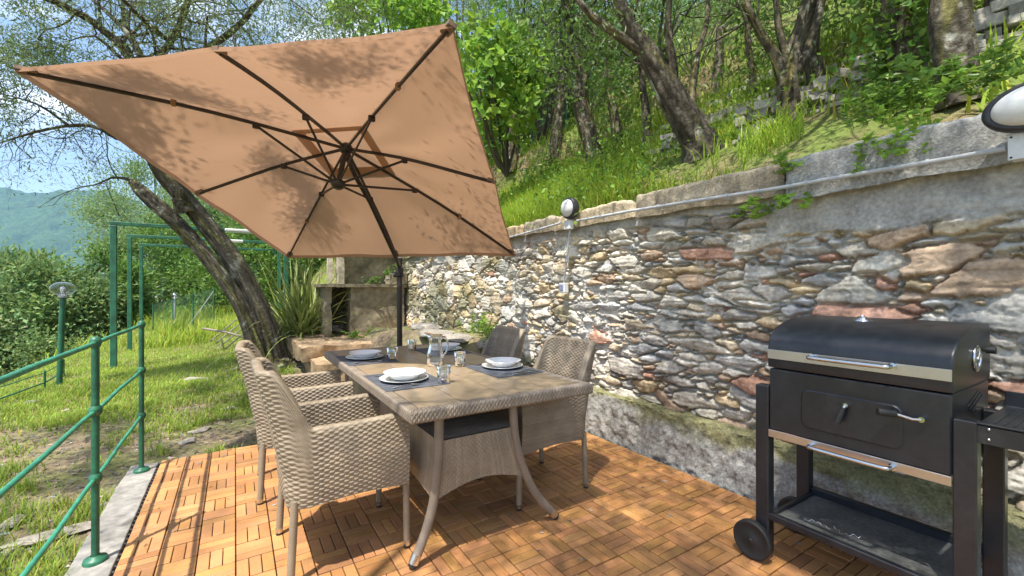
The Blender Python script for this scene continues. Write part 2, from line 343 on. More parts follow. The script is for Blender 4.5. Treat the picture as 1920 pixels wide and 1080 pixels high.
# true distance (in cells) to the stone edge gives crisp, narrow joints
er = ins.copy(); lvl = np.zeros(ids.shape, np.float32)
for k in range(7):
    same = er.copy()
    for ax, sh in ((0, 1), (0, -1), (1, 1), (1, -1)): same &= (np.roll(ids, sh, ax) == ids) & np.roll(er, sh, ax)
    er = same; lvl += er
edge = np.clip(lvl/2.0, 0, 1)
fn = fbm(YY*9, ZZ*14, 51, 4); fine = fbm(YY*45, ZZ*70, 52, 3)
h = np.where(ins, np.where(lvl < 1, -.010, .0)+.044*pp[..., 4]*(1-(1-edge)**1.6)+np.clip((YY-pp[..., 0])*pp[..., 5]+(ZZ-pp[..., 1])*pp[..., 6], -.016, .016)*edge+.010*(1-np.clip(dist, 0, 1)), -.004+.020*fn)
strata = vn(YY*3+ids*1.3, ZZ*60+1.2*fn+ids*3.1, 53)+.5*vn(YY*7, ZZ*120+ids, 66)
h = h + .006*fn + .0045*fine + np.where(ins, .0075*strata, 0)
mort = ss(fbm(YY*1.6, ZZ*2.6, 54, 5)+.20*ss(YY, 2.0, 3.6)-.26*ss(YY, 4.0, 4.8)-.06, .14, .20)      # mortar smeared over stones
mort = np.maximum(mort, ss(fbm(YY*5, ZZ*5, 55, 3), .34, .44)*.9)
hm = .016+.034*fbm(YY*13, ZZ*15, 56, 5)+.008*fine
mort = np.maximum(mort*(h < hm+.012), 0)
Htop = np.where(YY < 1.42, 1.60+.05*fbm(YY*4, YY*0, 57, 3), 1.80+.03*fbm(YY*4, YY*0, 58, 3))
ct = ss(ZZ-Htop+.02*fn, -.01, .01)
h = h*(1-mort)+hm*mort; h = h*(1-ct)+(.034+.012*fn+.004*fine)*ct
pal = np.array([(.40, .385, .345), (.47, .43, .355), (.47, .39, .275), (.50, .39, .24), (.40, .29, .20), (.32, .315, .30), (.58, .53, .44), (.43, .25, .175), (.38, .35, .30)])
wR = ss(pp[..., 0], 2.2, .9); wL = ss(pp[..., 0], 2.0, 3.6)
cs = []
for y, z, sel, br in zip(prm[:, 0], prm[:, 1], prm[:, 7], prm[:, 8]):
    R1 = float(ss(y, 2.0, 1.0)); L1 = float(ss(y, 2.0, 3.6))
    wts = np.array([1.2, 1.3, 1.1+.6*L1, .55+.5*L1, .7+1.0*R1, .9-.6*L1, .6+2.0*L1, .10+.75*R1*(z < 1.68), 1.2]); wts /= wts.sum()
    c = pal[np.searchsorted(np.cumsum(wts), sel*.999)]; cs.append(c*(.88+.5*br))
cs = np.array(cs); C = cs[np.maximum(ids, 0)]
C = C*(1+.34*strata[..., None])*(1+.35*fn[..., None])*(1+.3*fbm(YY*22, ZZ*30, 67, 3)[..., None]*np.array([.9, 1, 1.15]))
mc = np.array([.54, .51, .45])*(1+.25*fine[..., None])*(1+.15*fn[..., None])
mk = np.where(ins, mort, 1)[..., None]; C = C*(1-mk)+mc*mk
cc = np.array([.42, .41, .38])*(1+.25*fn[..., None]+.15*fine[..., None]); C = C*(1-ct[..., None])+cc*ct[..., None]
moss_shade = ss(fbm(YY*1.5, ZZ*2.5, 59, 4)+.42*ss(YY, 4.0, 5.6)+.16*ss(ZZ, .6, .36)-.22, .18, .42)[..., None]*.62  # moss, plus a greenish shade tone painted in towards the far end
C = C*(1-moss_shade)+np.array([.16, .155, .055])*moss_shade
bend = .0*YY
Xw = 2.80-h+.02*fbm(YY*.8, ZZ*.8, 60, 2)
mb = MB(); mb.grid(np.stack([Xw, YY, ZZ], -1)[:, ::-1], np.clip(C, .01, 1)[:, ::-1])
mb.build('stonework', M['stone'], wall)
# plinth
yy = np.arange(-.4, 8.6, .012); s = np.linspace(0, 1, 60); Yg, S = np.meshgrid(yy, s, indexing='ij')
ztop = .345+.03*fbm(Yg*1.6, Yg*0, 61, 3)
Zg = -.1+(ztop+.1)*np.clip(S/.62, 0, 1)+.05*np.clip((S-.62)/.38, 0, 1); Xg = 2.672+.0*S+.028*np.clip(S/.62, 0, 1)**3+.10*ss(S, .60, 1)
nn = fbm(Yg*16, S*10, 62, 5); g_ = fbm(Yg*70, S*45, 63, 2); Xg = Xg-.022*nn-.012*g_; Zg = Zg+.012*nn*ss(S, .5, .8)
c0 = np.array([.36, .355, .33])*(1+.45*g_[..., None]+.12*nn[..., None])
ms = ss(S+.35*fbm(Yg*2.2, S*2.5, 64, 4), .50, .66)*ss(vn(Yg*1.1, S, 65), -.5, -.1); ms = np.maximum(ms*ss(S, 1.02, .9), 0)[..., None]*.85
c0 = c0*(1-ms)+np.array([.20, .19, .075])*(1+.4*nn[..., None])*ms
mb = MB(); mb.grid(np.stack([Xg, Yg, Zg], -1)[:, ::-1], np.clip(c0, .01, 1)[:, ::-1])
M['plinth'] = mat('wall_plinth', (1, 1, 1), .92, n1=(5, .1), n2=(75, .3), bump=(90, .7, .010), spec=.1); mb.build('plinth', M['plinth'], wall)
# coping blocks
def coping(ya, yb, x0, zt, zb, cA, seed, drop=0):
    n = max(8, int((yb-ya)/.014)); yy = np.linspace(ya, yb, n); hgt = zt-zb
    p = []; step = .014
    k1 = max(4, int(hgt/step)); k2 = int(.34/.02)
    for k in range(k1): p.append((0, zb+hgt*k/k1*.97))
    p.append((.008, zt-.012)); p.append((.03, zt))
    for k in range(1, k2): p.append((.03+.31*k/k2, zt))
    p.append((.36, zt-.02)); p.append((.36, zb-.3))
    p = np.array(p); Yg = np.repeat(yy[:, None], len(p), 1); Xg = x0+np.repeat(p[None, :, 0], n, 0); Zg = np.repeat(p[None, :, 1], n, 0).copy()
    nn = fbm(Yg*7+seed, (Zg+Xg)*7, seed, 5); gg = fbm(Yg*45, (Zg+Xg)*45, seed+3, 3)
    Xg = Xg-.020*nn-.006*gg; Zg = Zg+.022*nn*(Zg > zb+.5*hgt)+.03*fbm(Yg*1.5, Yg*0, seed+5, 3)+.01*nn*(Zg <= zb+.1)
    en = ss(np.minimum(Yg-ya, yb-Yg), -.001, .03); Xg = Xg+.03*(1-en); Zg = Zg-.02*(1-en)*(Zg > zb+.5*hgt)
    c = np.array(cA)*(1+.3*nn[..., None]+.25*gg[..., None])
    m_ = MB(); m_.grid(np.stack([Xg, Yg, Zg], -1)[:, ::-1], np.clip(c, .02, 1)[:, ::-1])
    for e in (0, -1):
        ctr = np.stack([Xg[e], Yg[e], Zg[e]], -1); inner = ctr.copy(); inner[:, 0] = x0+.2; inner[:, 2] = np.clip(inner[:, 2], zb, zt-.05)*.5+.5*(zb+hgt/2)
        m_.grid(np.array([ctr, inner]), np.array(cA))
    return m_.build('coping', M['plinth'], wall)
coping(-.6, 1.285, 2.695, 2.045, 1.80, (.33, .325, .305), 71)
coping(1.30, 2.42, 2.70, 2.02, 1.83, (.34, .29, .21), 72)
coping(2.435, 3.50, 2.715, 2.00, 1.85, (.46, .38, .26), 74)
coping(3.52, 4.05, 2.72, 2.02, 1.87, (.36, .31, .23), 76)
coping(4.07, 4.72, 2.71, 2.0, 1.87, (.44, .34, .21), 78)
coping(4.75, 6.2, 2.72, 2.0, 1.86, (.36, .32, .24), 80)
coping(6.22, 8.7, 2.72, 2.0, 1.86, (.34, .30, .22), 82)
# conduit, bulkhead lamps, boxes
def wx(px, py, X):
    r = fwd+rgt*(px-960)/FPX+np.array([0, 0, 1.])*(540-py)/FPX; return np.array([0, 0, HC])+r*X/r[0]
cp = [wx(*p, 2.655) for p in ((1886, 279), (1760, 301), (1600, 328), (1440, 356), (1300, 377), (1180, 396), (1082, 414))]
mb = MB(); mb.tube(cp, .0115, 12)
for k in range(1, 6): mb.tube([cp[k]+(cp[k+1]-cp[k])*.1, cp[k]+(cp[k+1]-cp[k])*.13], .0155, 12)
t = thing('conduit_pipe', 'long pale grey conduit pipe fixed along the top of the stone wall', 'pipe', tuple(cp[3])); mb.build('pipe', M['grey_plastic'], t)
for k in range(1, 6):
    mb = MB(); p = cp[k]+(cp[k+1]-cp[k])*.5; mb.tube([p+[0, 0, -.016], p+[.008, 0, -.02], p+[.06, 0, -.02]], .004, 6); mb.tube([p, p+(cp[k+1]-cp[k])*.012/np.linalg.norm(cp[k+1]-cp[k])], .0165, 12)
    mb.build('bracket', M['grey_plastic'], t)
c2 = [wx(*p, 2.68) for p in ((1052, 418), (1010, 430), (975, 440), (940, 449))]
mb = MB(); mb.tube(c2, .011, 10); tag(mb.build('conduit_pipe', M['grey_plastic']), 'short grey pipe end left of the small wall lamp, running behind the parasol', 'pipe')
def bulkhead(label, ctr, ax, rx, rz, box_c, box_s, tilt):
    t = thing('wall_lamp', label, 'wall lamp', tuple(ctr), 'oval bulkhead lamps on the wall top')
    th = np.linspace(0, 2*np.pi, 49)[:-1]
    def ring(prof, m, nm):
        A = np.zeros((len(prof), 48, 3))
        for i, (r, o) in enumerate(prof):
            u = np.cos(th)*rx*r; v = np.sin(th)*rz*r
            A[i, :, 1] = u*math.cos(tilt)-v*math.sin(tilt); A[i, :, 2] = u*math.sin(tilt)+v*math.cos(tilt); A[i, :, 0] = -o
        mm = MB(); mm.grid(A+np.asarray(ctr), 1.0, cv=True); return mm.build(nm, m, t)
    k = min(rx, rz)
    ring([(.93, -.02), (1.0, 0), (1.0, k*.35), (.96, k*.45), (.84, k*.5), (.8, k*.45)], M['dark_plastic'], 'lamp_ring')
    ring([(.82, k*.42), (.78, k*.58), (.66, k*.74), (.45, k*.86), (.22, k*.92), (.001, k*.94)], M['white_plastic'], 'diffuser')
    return t
lc = wx(1071, 391, 2.66)
bulkhead('small oval bulkhead lamp with dark ring beside the parasol corner', lc, 0, .098, .10, None, None, .0)
bx = wx(1067, 422, 2.655)
mb = MB(); mb.box(bx, (.05, .085, .085), bev=.006)
mb.tube([bx+[0, 0, .04], bx+[.0, 0, .075]], .012, 10)
jb = thing('junction_box', 'small white junction box under the small oval wall lamp', 'junction box', tuple(bx)); mb.build('box', M['white_plastic'], jb)
mb = MB(); mb.box(bx-[.027, 0, 0], (.006, .08, .08), bev=.003); mb.build('cover', M['white_plastic'], jb)
b2 = wx(1057, 540, 2.70); mb = MB(); top = bx+[.01, 0, -.045]; mb.tube([top, top*.6+b2*.4+[.0, 0, 0], b2+[0, 0, .04]], .0095, 10); mb.box((top*.5+b2*.5), (.03, .03, .05), bev=.004)
tag(mb.build('conduit_pipe', M['grey_plastic']), 'thin grey vertical pipe between the small lamp box and the socket', 'pipe')
sk = thing('wall_socket', 'white outdoor socket with blue cover low on the stone wall', 'socket', tuple(b2))
mb = MB(); mb.box(b2, (.06, .085, .10), bev=.008); mb.build('housing', M['white_plastic'], sk)
M['blue'] = mat('blue_tinted_cover', (.25, .28, .42), .3, n1=(8, .1), n2=(60, 0), bump=None)
mb = MB(); mb.box(b2-[.033, 0, -.005], (.01, .055, .05), bev=.004); mb.build('cover', M['blue'], sk)
rc = wx(1946, 197, 2.60)
bulkhead('large oval bulkhead lamp cut by the right edge of the photo', rc, 0, .145, .095, None, None, -.1)
bx = wx(1935, 274, 2.64); jb = thing('junction_box', 'large white square junction box under the big lamp at the right edge', 'junction box', tuple(bx))
mb = MB(); mb.box(bx, (.07, .11, .095), bev=.005); mb.build('box', M['white_plastic'], jb)
mb = MB(); mb.box(bx-[.039, 0, 0], (.008, .115, .10), bev=.003); cv = mb.build('cover', M['white_plastic'], jb)
for sy in (-1, 1):
    for sz in (-1, 1): mb = MB(); mb.lathe([(.004, 0), (.004, .003), (.0001, .0035)], bx+[-.043, sy*.048, sz*.04], 8, align((-1, 0, 0))); mb.build('screw', M['dark_plastic'], cv)
# ---------------------------------------------------------------- wicker surfaces
def weave(U, V, pu=.021, pv=.0112, A=.0048, seed=0):
    j = np.floor(V/pv); fr = V/pv-j; prof = np.sqrt(np.clip(1-(2*fr-1)**2, 0, 1))
    c = np.cos(np.pi*(U/pu+j)); c = np.clip(c*1.5, -1, 1); h = A*prof*(.58+.42*c) - A*.4
    cl = .88+.24*_h(j.astype(np.int64), np.zeros_like(j, dtype=np.int64)+seed, 9)+.10*_h(j.astype(np.int64), np.floor((U/pu+j)/2+.25).astype(np.int64), 4+seed)
    return h, cl
def surf(mb, fn, u, v, wu=None, wv=None, closev=False, closeu=False, A=.0042, pu=.021, pv=.0105, colr=(1, 1, 1), seed=0):
    Ug, Vg = np.meshgrid(u, v, indexing='ij'); P = fn(Ug, Vg)
    Wu = Ug if wu is None else wu(Ug, Vg, P); Wv = Vg if wv is None else wv(Ug, Vg, P)
    dU = np.gradient(P, axis=0); dV = np.gradient(P, axis=1); N = np.cross(dU, dV); N /= np.linalg.norm(N, axis=2)[..., None]+1e-9
    h, cl = weave(Wu, Wv, pu, pv, A, seed); mb.grid(P+N*h[..., None], cl[..., None]*np.array(colr), cu=closeu, cv=closev)
HX, HY = .275, .262   # half depth, half width of chair body
def chair_path(r=.07):
    # plan path of the shell mid-line: front right -> back -> front left; returns pts and normals (outward)
    pts = []; hx, hy = HX-.022, HY-.022; N_ = []
    def seg(a, b, n): 
        for k in range(n): pts.append(np.array(a)+(np.array(b)-np.array(a))*k/n); 
    seg((hx, -hy), (-hx+r, -hy), 150)
    for k in range(28): t_ = -math.pi/2-k/28*math.pi/2; pts.append(np.array([-hx+r+r*math.cos(t_), -hy+r+r*math.sin(t_)]))
    seg((-hx, -hy+r), (-hx, hy-r), 130)
    for k in range(28): t_ = math.pi-k/28*math.pi/2; pts.append(np.array([-hx+r+r*math.cos(t_), hy-r+r*math.sin(t_)]))
    seg((-hx+r, hy), (hx, hy), 150); pts.append(np.array([hx, hy]))
    p = np.array(pts); T = np.gradient(p, axis=0); T /= np.linalg.norm(T, axis=1)[:, None]
    return p, np.stack([T[:, 1], -T[:, 0]], 1)*1.0
def make_chair(label):
    t = thing('wicker_armchair', label, 'armchair', (0, 0, 0), 'wicker armchairs around the table', world=False)
    p, nr = chair_path(); s = np.concatenate([[0], np.cumsum(np.linalg.norm(np.diff(p, axis=0), axis=1))]); Ltot = s[-1]
    # outward normals
    ctr = p.mean(0); 
    if ((p-ctr)*nr).sum() < 0: nr = -nr
    th = .021
    def ztop(sv, x): return .650+.262*ss(-x, .165, .232)+.006*ss(x, 0, .27)
    def shell(i0, i1, name, m):
        mb = MB(); idx = np.arange(i0, i1+1); pp_, nn_, s_ = p[idx], nr[idx], s[idx]
        zb = .318+.018*np.cos(np.clip(np.abs(pp_[:, 0])/HX, 0, 1)*math.pi/2); zt = ztop(s_, pp_[:, 0])
        prof = []
        nv = 250 if name == 'backrest' else 150
        for k in range(nv): prof.append((1, k/(nv-1)))
        for k in range(1, 10): prof.append(('r', k/10))
        for k in range(nv): prof.append((-1, 1-k/(nv-1)))
        G = np.zeros((len(idx), len(prof), 3)); WV = np.zeros((len(idx), len(prof)))
        for c_, (sd_, tt) in enumerate(prof):
            if sd_ == 'r':
                a_ = math.pi*tt; o = th*math.cos(a_); z = zt+th*.8*math.sin(a_); wv = zt+th*a_
            else: o = th*sd_; z = zb+(zt-zb)*tt; wv = z if sd_ == 1 else 2*.65-z+th*math.pi
            lean = -.27*np.clip(z-.46, 0, 1)*ss(-pp_[:, 0], .13, .26)
            bul = .012*np.sin(np.clip((z-.32)/.34, 0, 1)*math.pi)
            G[:, c_, 0] = pp_[:, 0]+nn_[:, 0]*(o+bul*(sd_ == 1))+lean; G[:, c_, 1] = pp_[:, 1]+nn_[:, 1]*(o+bul*(sd_ == 1))*1.0; G[:, c_, 2] = z; WV[:, c_] = wv
        dU = np.gradient(G, axis=0); dV = np.gradient(G, axis=1); N = np.cross(dU, dV); N /= np.linalg.norm(N, axis=2)[..., None]+1e-9
        if (N[:, 10, :2]*nn_).sum() < 0: N = -N; fl = True
        else: fl = False
        h, cl = weave(np.repeat(s_[:, None], len(prof), 1), WV)
        Q = G+N*h[..., None]
        if fl: Q = Q[::-1]; cl = cl[::-1]
        mb.grid(Q, cl)
        for e in (0, -1):  # closed ends
            A_ = G[e]; B_ = A_[::-1]; mb.grid(np.array([A_[:len(A_)//2], B_[:len(A_)//2]]), .9)
        return mb.build(name, m, t)
    n = len(p); ia = 148; ib = n-149
    shell(0, 136, 'armrest', M['wicker']); shell(136, n-137, 'backrest', M['wicker']); shell(n-137, n-1, 'armrest', M['wicker'])
    mb = MB(); u = np.linspace(-HX+.03, HX-.012, 150); v = np.linspace(-HY+.045, HY-.045, 190)
    surf(mb, lambda U, V: np.stack([U, V, .435+.012*np.sin((V+HY)/(2*HY)*np.pi)], -1), u, v, seed=3)
    mb.box((.0, 0, .405), (2*HX-.06, 2*HY-.09, .03)); mb.build('seat', M['wicker'], t)
    mb = MB(); u = np.linspace(-HY+.045, HY-.045, 150); v = np.linspace(.335, .435, 46)
    surf(mb, lambda U, V: np.stack([HX-.01+0*U, U, V], -1), u, v, seed=5)
    surf(mb, lambda U, V: np.stack([HX-.04+0*U, -U, V], -1), -u[::-1], v, seed=5); mb.build('front_apron', M['wicker'], t)
    for sx in (-1, 1):
        for sy in (-1, 1):
            mb = MB(); x = sx*.2475; y = sy*.235; zz = np.linspace(.028, .36, 90); rr = .0158+.0014*np.abs(np.sin(zz*math.pi/.0105))
            dxx = (.018 if sx < 0 else -.004)
            mb.tube([(x-dxx*(1-z/.36), y, z) for z in zz], rr, 12)
            lg = mb.build('leg', M['wicker'], t)
            mb = MB(); mb.tube([(x-dxx, y, .012), (x-dxx, y, .034)], .0172, 14); mb.build('foot_cap', M['chrome'], lg)
            mb = MB(); mb.tube([(x-dxx, y, .0), (x-dxx, y, .012)], .0155, 12); mb.build('foot_pad', M['rubber'], lg)
    return t
ch = make_chair('wicker armchair nearest the camera, on the railing side of the table'); ch.location = (.462, 2.325, 0); ch.rotation_euler = (0, 0, R_(.8))
clone(ch, (.40, 3.195, 0), R_(-2.5), 'wicker armchair behind the nearest one, beside the olive trunk side of the table')
clone(ch, (1.63, 2.33, 0), R_(180.5), 'wicker armchair on the wall side with sunlit back, closer to the grill')
clone(ch, (1.70, 3.26, 0), R_(178), 'shaded wicker armchair on the wall side, farthest from the camera')
# ---------------------------------------------------------------- table
TX0, TX1, TY0, TY1, TZ = .632, 1.678, 1.795, 3.92, .748
tb = thing('dining_table', 'rectangular wicker garden table with tan tiled top and curved legs', 'table', ((TX0+TX1)/2, (TY0+TY1)/2, 0))
mb = MB(); RW = .052; TH = .056
def rim(a, b, inw):   # a->b outer edge, inw = inward unit
    a = np.array(a, float); b = np.array(b, float); inw = np.array(inw, float); Ln = np.linalg.norm(b-a); d = (b-a)/Ln
    prof = [(0.012, -TH), (.003, -TH+.004), (0, -TH+.010)]+[(0, -TH+.010+k*.0022) for k in range(1, 17)]+[(.002, -.004), (.006, -.001)]+[(.006+k*.0023, 0) for k in range(1, 20)]+[(RW, -.001), (RW, -.008)]
    prof = np.array(prof); al = np.concatenate([[0], np.cumsum(np.linalg.norm(np.diff(prof, axis=0), axis=1))])
    u = np.arange(0, Ln, .0024); U, K = np.meshgrid(u, np.arange(len(prof)), indexing='ij')
    off = prof[K, 0]; z = prof[K, 1]; tt = off+(U/Ln)*(Ln-2*off)          # mitred corners
    Pq = a[None, None]+d*tt[..., None]+inw*off[..., None]; Pq = np.concatenate([Pq, (TZ+z)[..., None]], -1)
    dU = np.gradient(Pq, axis=0); dV = np.gradient(Pq, axis=1); N = np.cross(dU, dV); N /= np.linalg.norm(N, axis=2)[..., None]+1e-9
    if N[5, 10]@np.append(inw, 0) > 0: N = -N
    h, cl = weave(al[K]-.006, U, .0135, .0105, .0046, 2)
    mb.grid(Pq+N*h[..., None], cl)
rim((TX0, TY0), (TX1, TY0), (0, 1)); rim((TX1, TY0), (TX1, TY1), (-1, 0)); rim((TX1, TY1), (TX0, TY1), (0, -1)); rim((TX0, TY1), (TX0, TY0), (1, 0))
mb.build('woven_rim', M['wicker_dark'], tb)
mb = MB(); mb.box(((TX0+TX1)/2, (TY0+TY1)/2, TZ-.022), (TX1-TX0-.03, TY1-TY0-.03, .03)); mb.build('top_frame', M['grout'], tb)
mb = MB(); xa = [TX0+RW+.004, .899, 1.147, 1.397, TX1-RW-.004]; ya = list(np.linspace(TY0+RW+.004, TY1-RW-.004, 5))
for i in range(4):
    for j in range(4):
        mb.box(((xa[i]+xa[i+1])/2, (ya[j]+ya[j+1])/2, TZ-.0045), (xa[i+1]-xa[i]-.004, ya[j+1]-ya[j]-.004, .009), bev=.0015, colr=.95+.1*rng.random())
mb.build('tabletop', M['tile'], tb)
def smooth_path(pts, n=40):
    P = np.array(pts, float); t = np.linspace(0, 1, len(P)); q = np.linspace(0, 1, n); out = np.zeros((n, 3))
    # Catmull-Rom
    for i, v in enumerate(q):
        k = min(int(v*(len(P)-1)), len(P)-2); f = v*(len(P)-1)-k
        p0, p1, p2, p3 = P[max(k-1, 0)], P[k], P[k+1], P[min(k+2, len(P)-1)]
        out[i] = .5*((2*p1)+(-p0+p2)*f+(2*p0-5*p1+4*p2-p3)*f*f+(-p0+3*p1-3*p2+p3)*f**3)
    return out
for (pts) in ([(.80, 1.885, .69), (.797, 1.89, .5), (.785, 1.91, .30), (.745, 1.915, .15), (.690, 1.915, .03)], [(1.205, 1.885, .69), (1.225, 1.89, .5), (1.29, 1.90, .31), (1.375, 1.905, .16), (1.487, 1.905, .03)],
              [(.80, 3.83, .69), (.797, 3.825, .5), (.785, 3.805, .30), (.745, 3.80, .15), (.690, 3.80, .03)], [(1.205, 3.83, .69), (1.225, 3.825, .5), (1.29, 3.815, .31), (1.375, 3.81, .16), (1.487, 3.81, .03)]):
    q_ = smooth_path(pts, 150); al = np.concatenate([[0], np.cumsum(np.linalg.norm(np.diff(q_, axis=0), axis=1))])
    mb = MB(); mb.tube(q_, .0215+.0012*np.abs(np.sin(al*math.pi/.0085)), 14); lg = mb.build('leg', M['wicker_dark'], tb)
    d = q_[-1]-q_[-2]; d /= np.linalg.norm(d); mb = MB(); mb.tube([q_[-1]-d*.035, q_[-1]+d*.008], .0238, 16); mb.build('foot_cap', M['chrome'], lg)
    mb = MB(); mb.tube([q_[-1]+d*.008, q_[-1]+d*.022], .021, 14); mb.build('foot_pad', M['rubber'], lg)
def panel(pA, pB, seed, inset=0):
    # woven skirt panel between two leg lines; pA(z), pB(z) -> xy
    mb = MB(); n = 190; m_ = 130; S, T_ = np.meshgrid(np.linspace(0, 1, n), np.linspace(0, 1, m_), indexing='ij')
    zb = .285+.055*np.sin(S*np.pi); z = zb+(.565-zb)*T_
    a = np.stack([pA(z)[0], pA(z)[1]], -1); b = np.stack([pB(z)[0], pB(z)[1]], -1); Pq = a+(b-a)*S[..., None]
    G = np.concatenate([Pq, z[..., None]], -1); dU = np.gradient(G, axis=0); dV = np.gradient(G, axis=1); N = np.cross(dU, dV); N /= np.linalg.norm(N, axis=2)[..., None]+1e-9
    wid = np.linalg.norm(np.array([pB(.4)[0]-pA(.4)[0], pB(.4)[1]-pA(.4)[1]]))
    h, cl = weave(z, S*wid, .0125, .0125, .0038, seed); mb.grid(G+N*h[..., None], cl); mb.build('woven_panel', M['wicker'], tb)
lx = lambda z: .80-.018*ss(z, .5, .28); rx_ = lambda z: 1.205+.09*ss(z, .6, .26)
yf = lambda z: 1.888+.015*ss(z, .5, .28); yb_ = lambda z: 3.828-.015*ss(z, .5, .28)
panel(lambda z: (lx(z), yf(z)), lambda z: (rx_(z), yf(z)), 1); panel(lambda z: (rx_(z), yb_(z)), lambda z: (lx(z), yb_(z)), 2)
panel(lambda z: (lx(z), yb_(z)), lambda z: (lx(z), yf(z)), 3); panel(lambda z: (rx_(z), yf(z)), lambda z: (rx_(z), yb_(z)), 4)
mb = MB(); surf(mb, lambda U, V: np.stack([U, V, .572+0*U], -1), np.linspace(.80, 1.215, 110), np.linspace(1.89, 3.83, 500), pu=.03, pv=.016, A=.004)
mb.box((1.0075, 2.86, .552), (.41, 1.93, .02)); mb.build('lower_shelf', M['wicker_dark'], tb)
# tableware
def placemat(x0, y0, x1, y1, label):
    mb = MB(); n = 30; U, V = np.meshgrid(np.linspace(0, 1, n), np.linspace(0, 1, n), indexing='ij')
    Z = TZ+.0035+.0012*fbm(U*3+x0*9, V*3+y0*7, 91, 2)
    G = np.stack([x0+(x1-x0)*U, y0+(y1-y0)*V, Z], -1); cl = .8+.35*(np.sin(V*60) > .2)
    mb.grid(G, cl); Lw = G.copy(); Lw[..., 2] = TZ+.0008
    for e in (G[0], G[-1], G[:, 0], G[:, -1]): lo = e.copy(); lo[:, 2] = TZ+.0008; mb.grid(np.array([e, lo]), .9)
    return tag(mb.build('placemat', M['mat']), label, 'placemat', 'slate blue placemats on the table')
placemat(.652, 2.215, 1.005, 2.70, 'slate placemat at the railing side, under the plates nearest the camera')
placemat(.650, 3.085, 1.00, 3.57, 'slate placemat at the railing side, under the farther plates')
placemat(1.305, 2.20, 1.655, 2.66, 'slate placemat at the wall side, under the plates nearer the grill')
placemat(1.29, 3.18, 1.64, 3.64, 'slate placemat at the wall side, behind the glass jug')
def plates(x, y, a, b):
    mb = MB(); z = TZ+.006
    mb.lathe([(.001, .004), (.085, .004), (.092, .006), (.134, .016), (.137, .0175), (.135, .0135), (.09, .001), (.08, 0), (.001, 0)], (x, y, z), 56)
    tag(mb.build('dinner_plate', M['white']), a, 'plate', 'white dinner plates')
    mb = MB(); z = TZ+.0125
    mb.lathe([(.001, .006), (.05, .006), (.072, .012), (.088, .026), (.092, .030), (.117, .041), (.119, .043), (.117, .0385), (.093, .026), (.078, .010), (.055, .001), (.05, -.001), (.001, 0)], (x+.003, y-.004, z), 56)
    tag(mb.build('soup_bowl', M['white']), b, 'bowl', 'white soup bowls')
plates(.815, 2.43, 'white dinner plate nearest the camera, under its bowl', 'white soup bowl nearest the camera, stacked on a plate')
plates(.82, 3.345, 'white dinner plate at the far railing-side setting, under its bowl', 'white soup bowl at the far railing-side setting')
plates(1.50, 2.475, 'white dinner plate at the wall-side setting nearer the grill', 'white soup bowl at the wall-side setting nearer the grill')
plates(1.51, 3.42, 'white dinner plate behind the glass jug', 'white soup bowl behind the glass jug, on a plate')
def tumbler(x, y, label):
    mb = MB(); r0, r1, h = .034, .041, .093
    mb.lathe([(.001, 0), (r0-.003, 0), (r0, .003), (r1, h-.001), (r1-.001, h), (r1-.002, h-.001), (r0-.0022, .018), (r0-.008, .012), (.001, .011)][::-1], (x, y, TZ+.0052), 40)
    tag(mb.build('tumbler', M['glass']), label, 'glass', 'clear water tumblers')
tumbler(.985, 2.255, 'clear tumbler beside the bowl nearest the camera')
tumbler(.965, 3.135, 'clear tumbler at the far railing-side setting')
tumbler(1.285, 2.675, 'clear tumbler left of the wall-side bowl nearer the grill')
tumbler(1.262, 3.555, 'clear tumbler behind and left of the glass jug')
jg = thing('glass_jug', 'clear glass water jug with handle in the middle of the table', 'jug', (1.155, 2.79, TZ))
mb = MB(); o = []
for r, z in [(.001, 0), (.045, 0), (.052, .004), (.058, .03), (.06, .06), (.054, .10), (.044, .14), (.041, .165), (.046, .19), (.053, .212)]: o.append((r, z))
inn = [(.050, .212), (.0435, .19), (.0385, .165), (.0415, .14), (.0515, .10), (.0572, .06), (.055, .03), (.048, .012), (.001, .011)]
p_ = np.array(o+inn); th = np.arange(48)*2*np.pi/48; A = np.zeros((len(p_), 48, 3))
sp = np.clip(np.cos(th-2.2), 0, 1)**8
k_ = ss(p_[:, 1], .165, .212)[:, None]*sp[None]
A[..., 0] = (p_[:, :1]+.03*k_)*np.cos(th); A[..., 1] = (p_[:, :1]+.03*k_)*np.sin(th); A[..., 2] = p_[:, 1:2]+.012*k_
mb.grid(A+[1.155, 2.79, TZ+.001], 1, cv=True); jb_ = mb.build('jug_body', M['glass'], jg)
hd = np.array([math.cos(2.2+math.pi), math.sin(2.2+math.pi), 0]); b0 = np.array([1.155, 2.79, TZ])
mb = MB(); mb.tube(smooth_path([b0+hd*.044+[0, 0, .185], b0+hd*.075+[0, 0, .195], b0+hd*.098+[0, 0, .165], b0+hd*.092+[0, 0, .11], b0+hd*.055+[0, 0, .065]], 24), .0058, 10); mb.build('handle', M['glass'], jg)
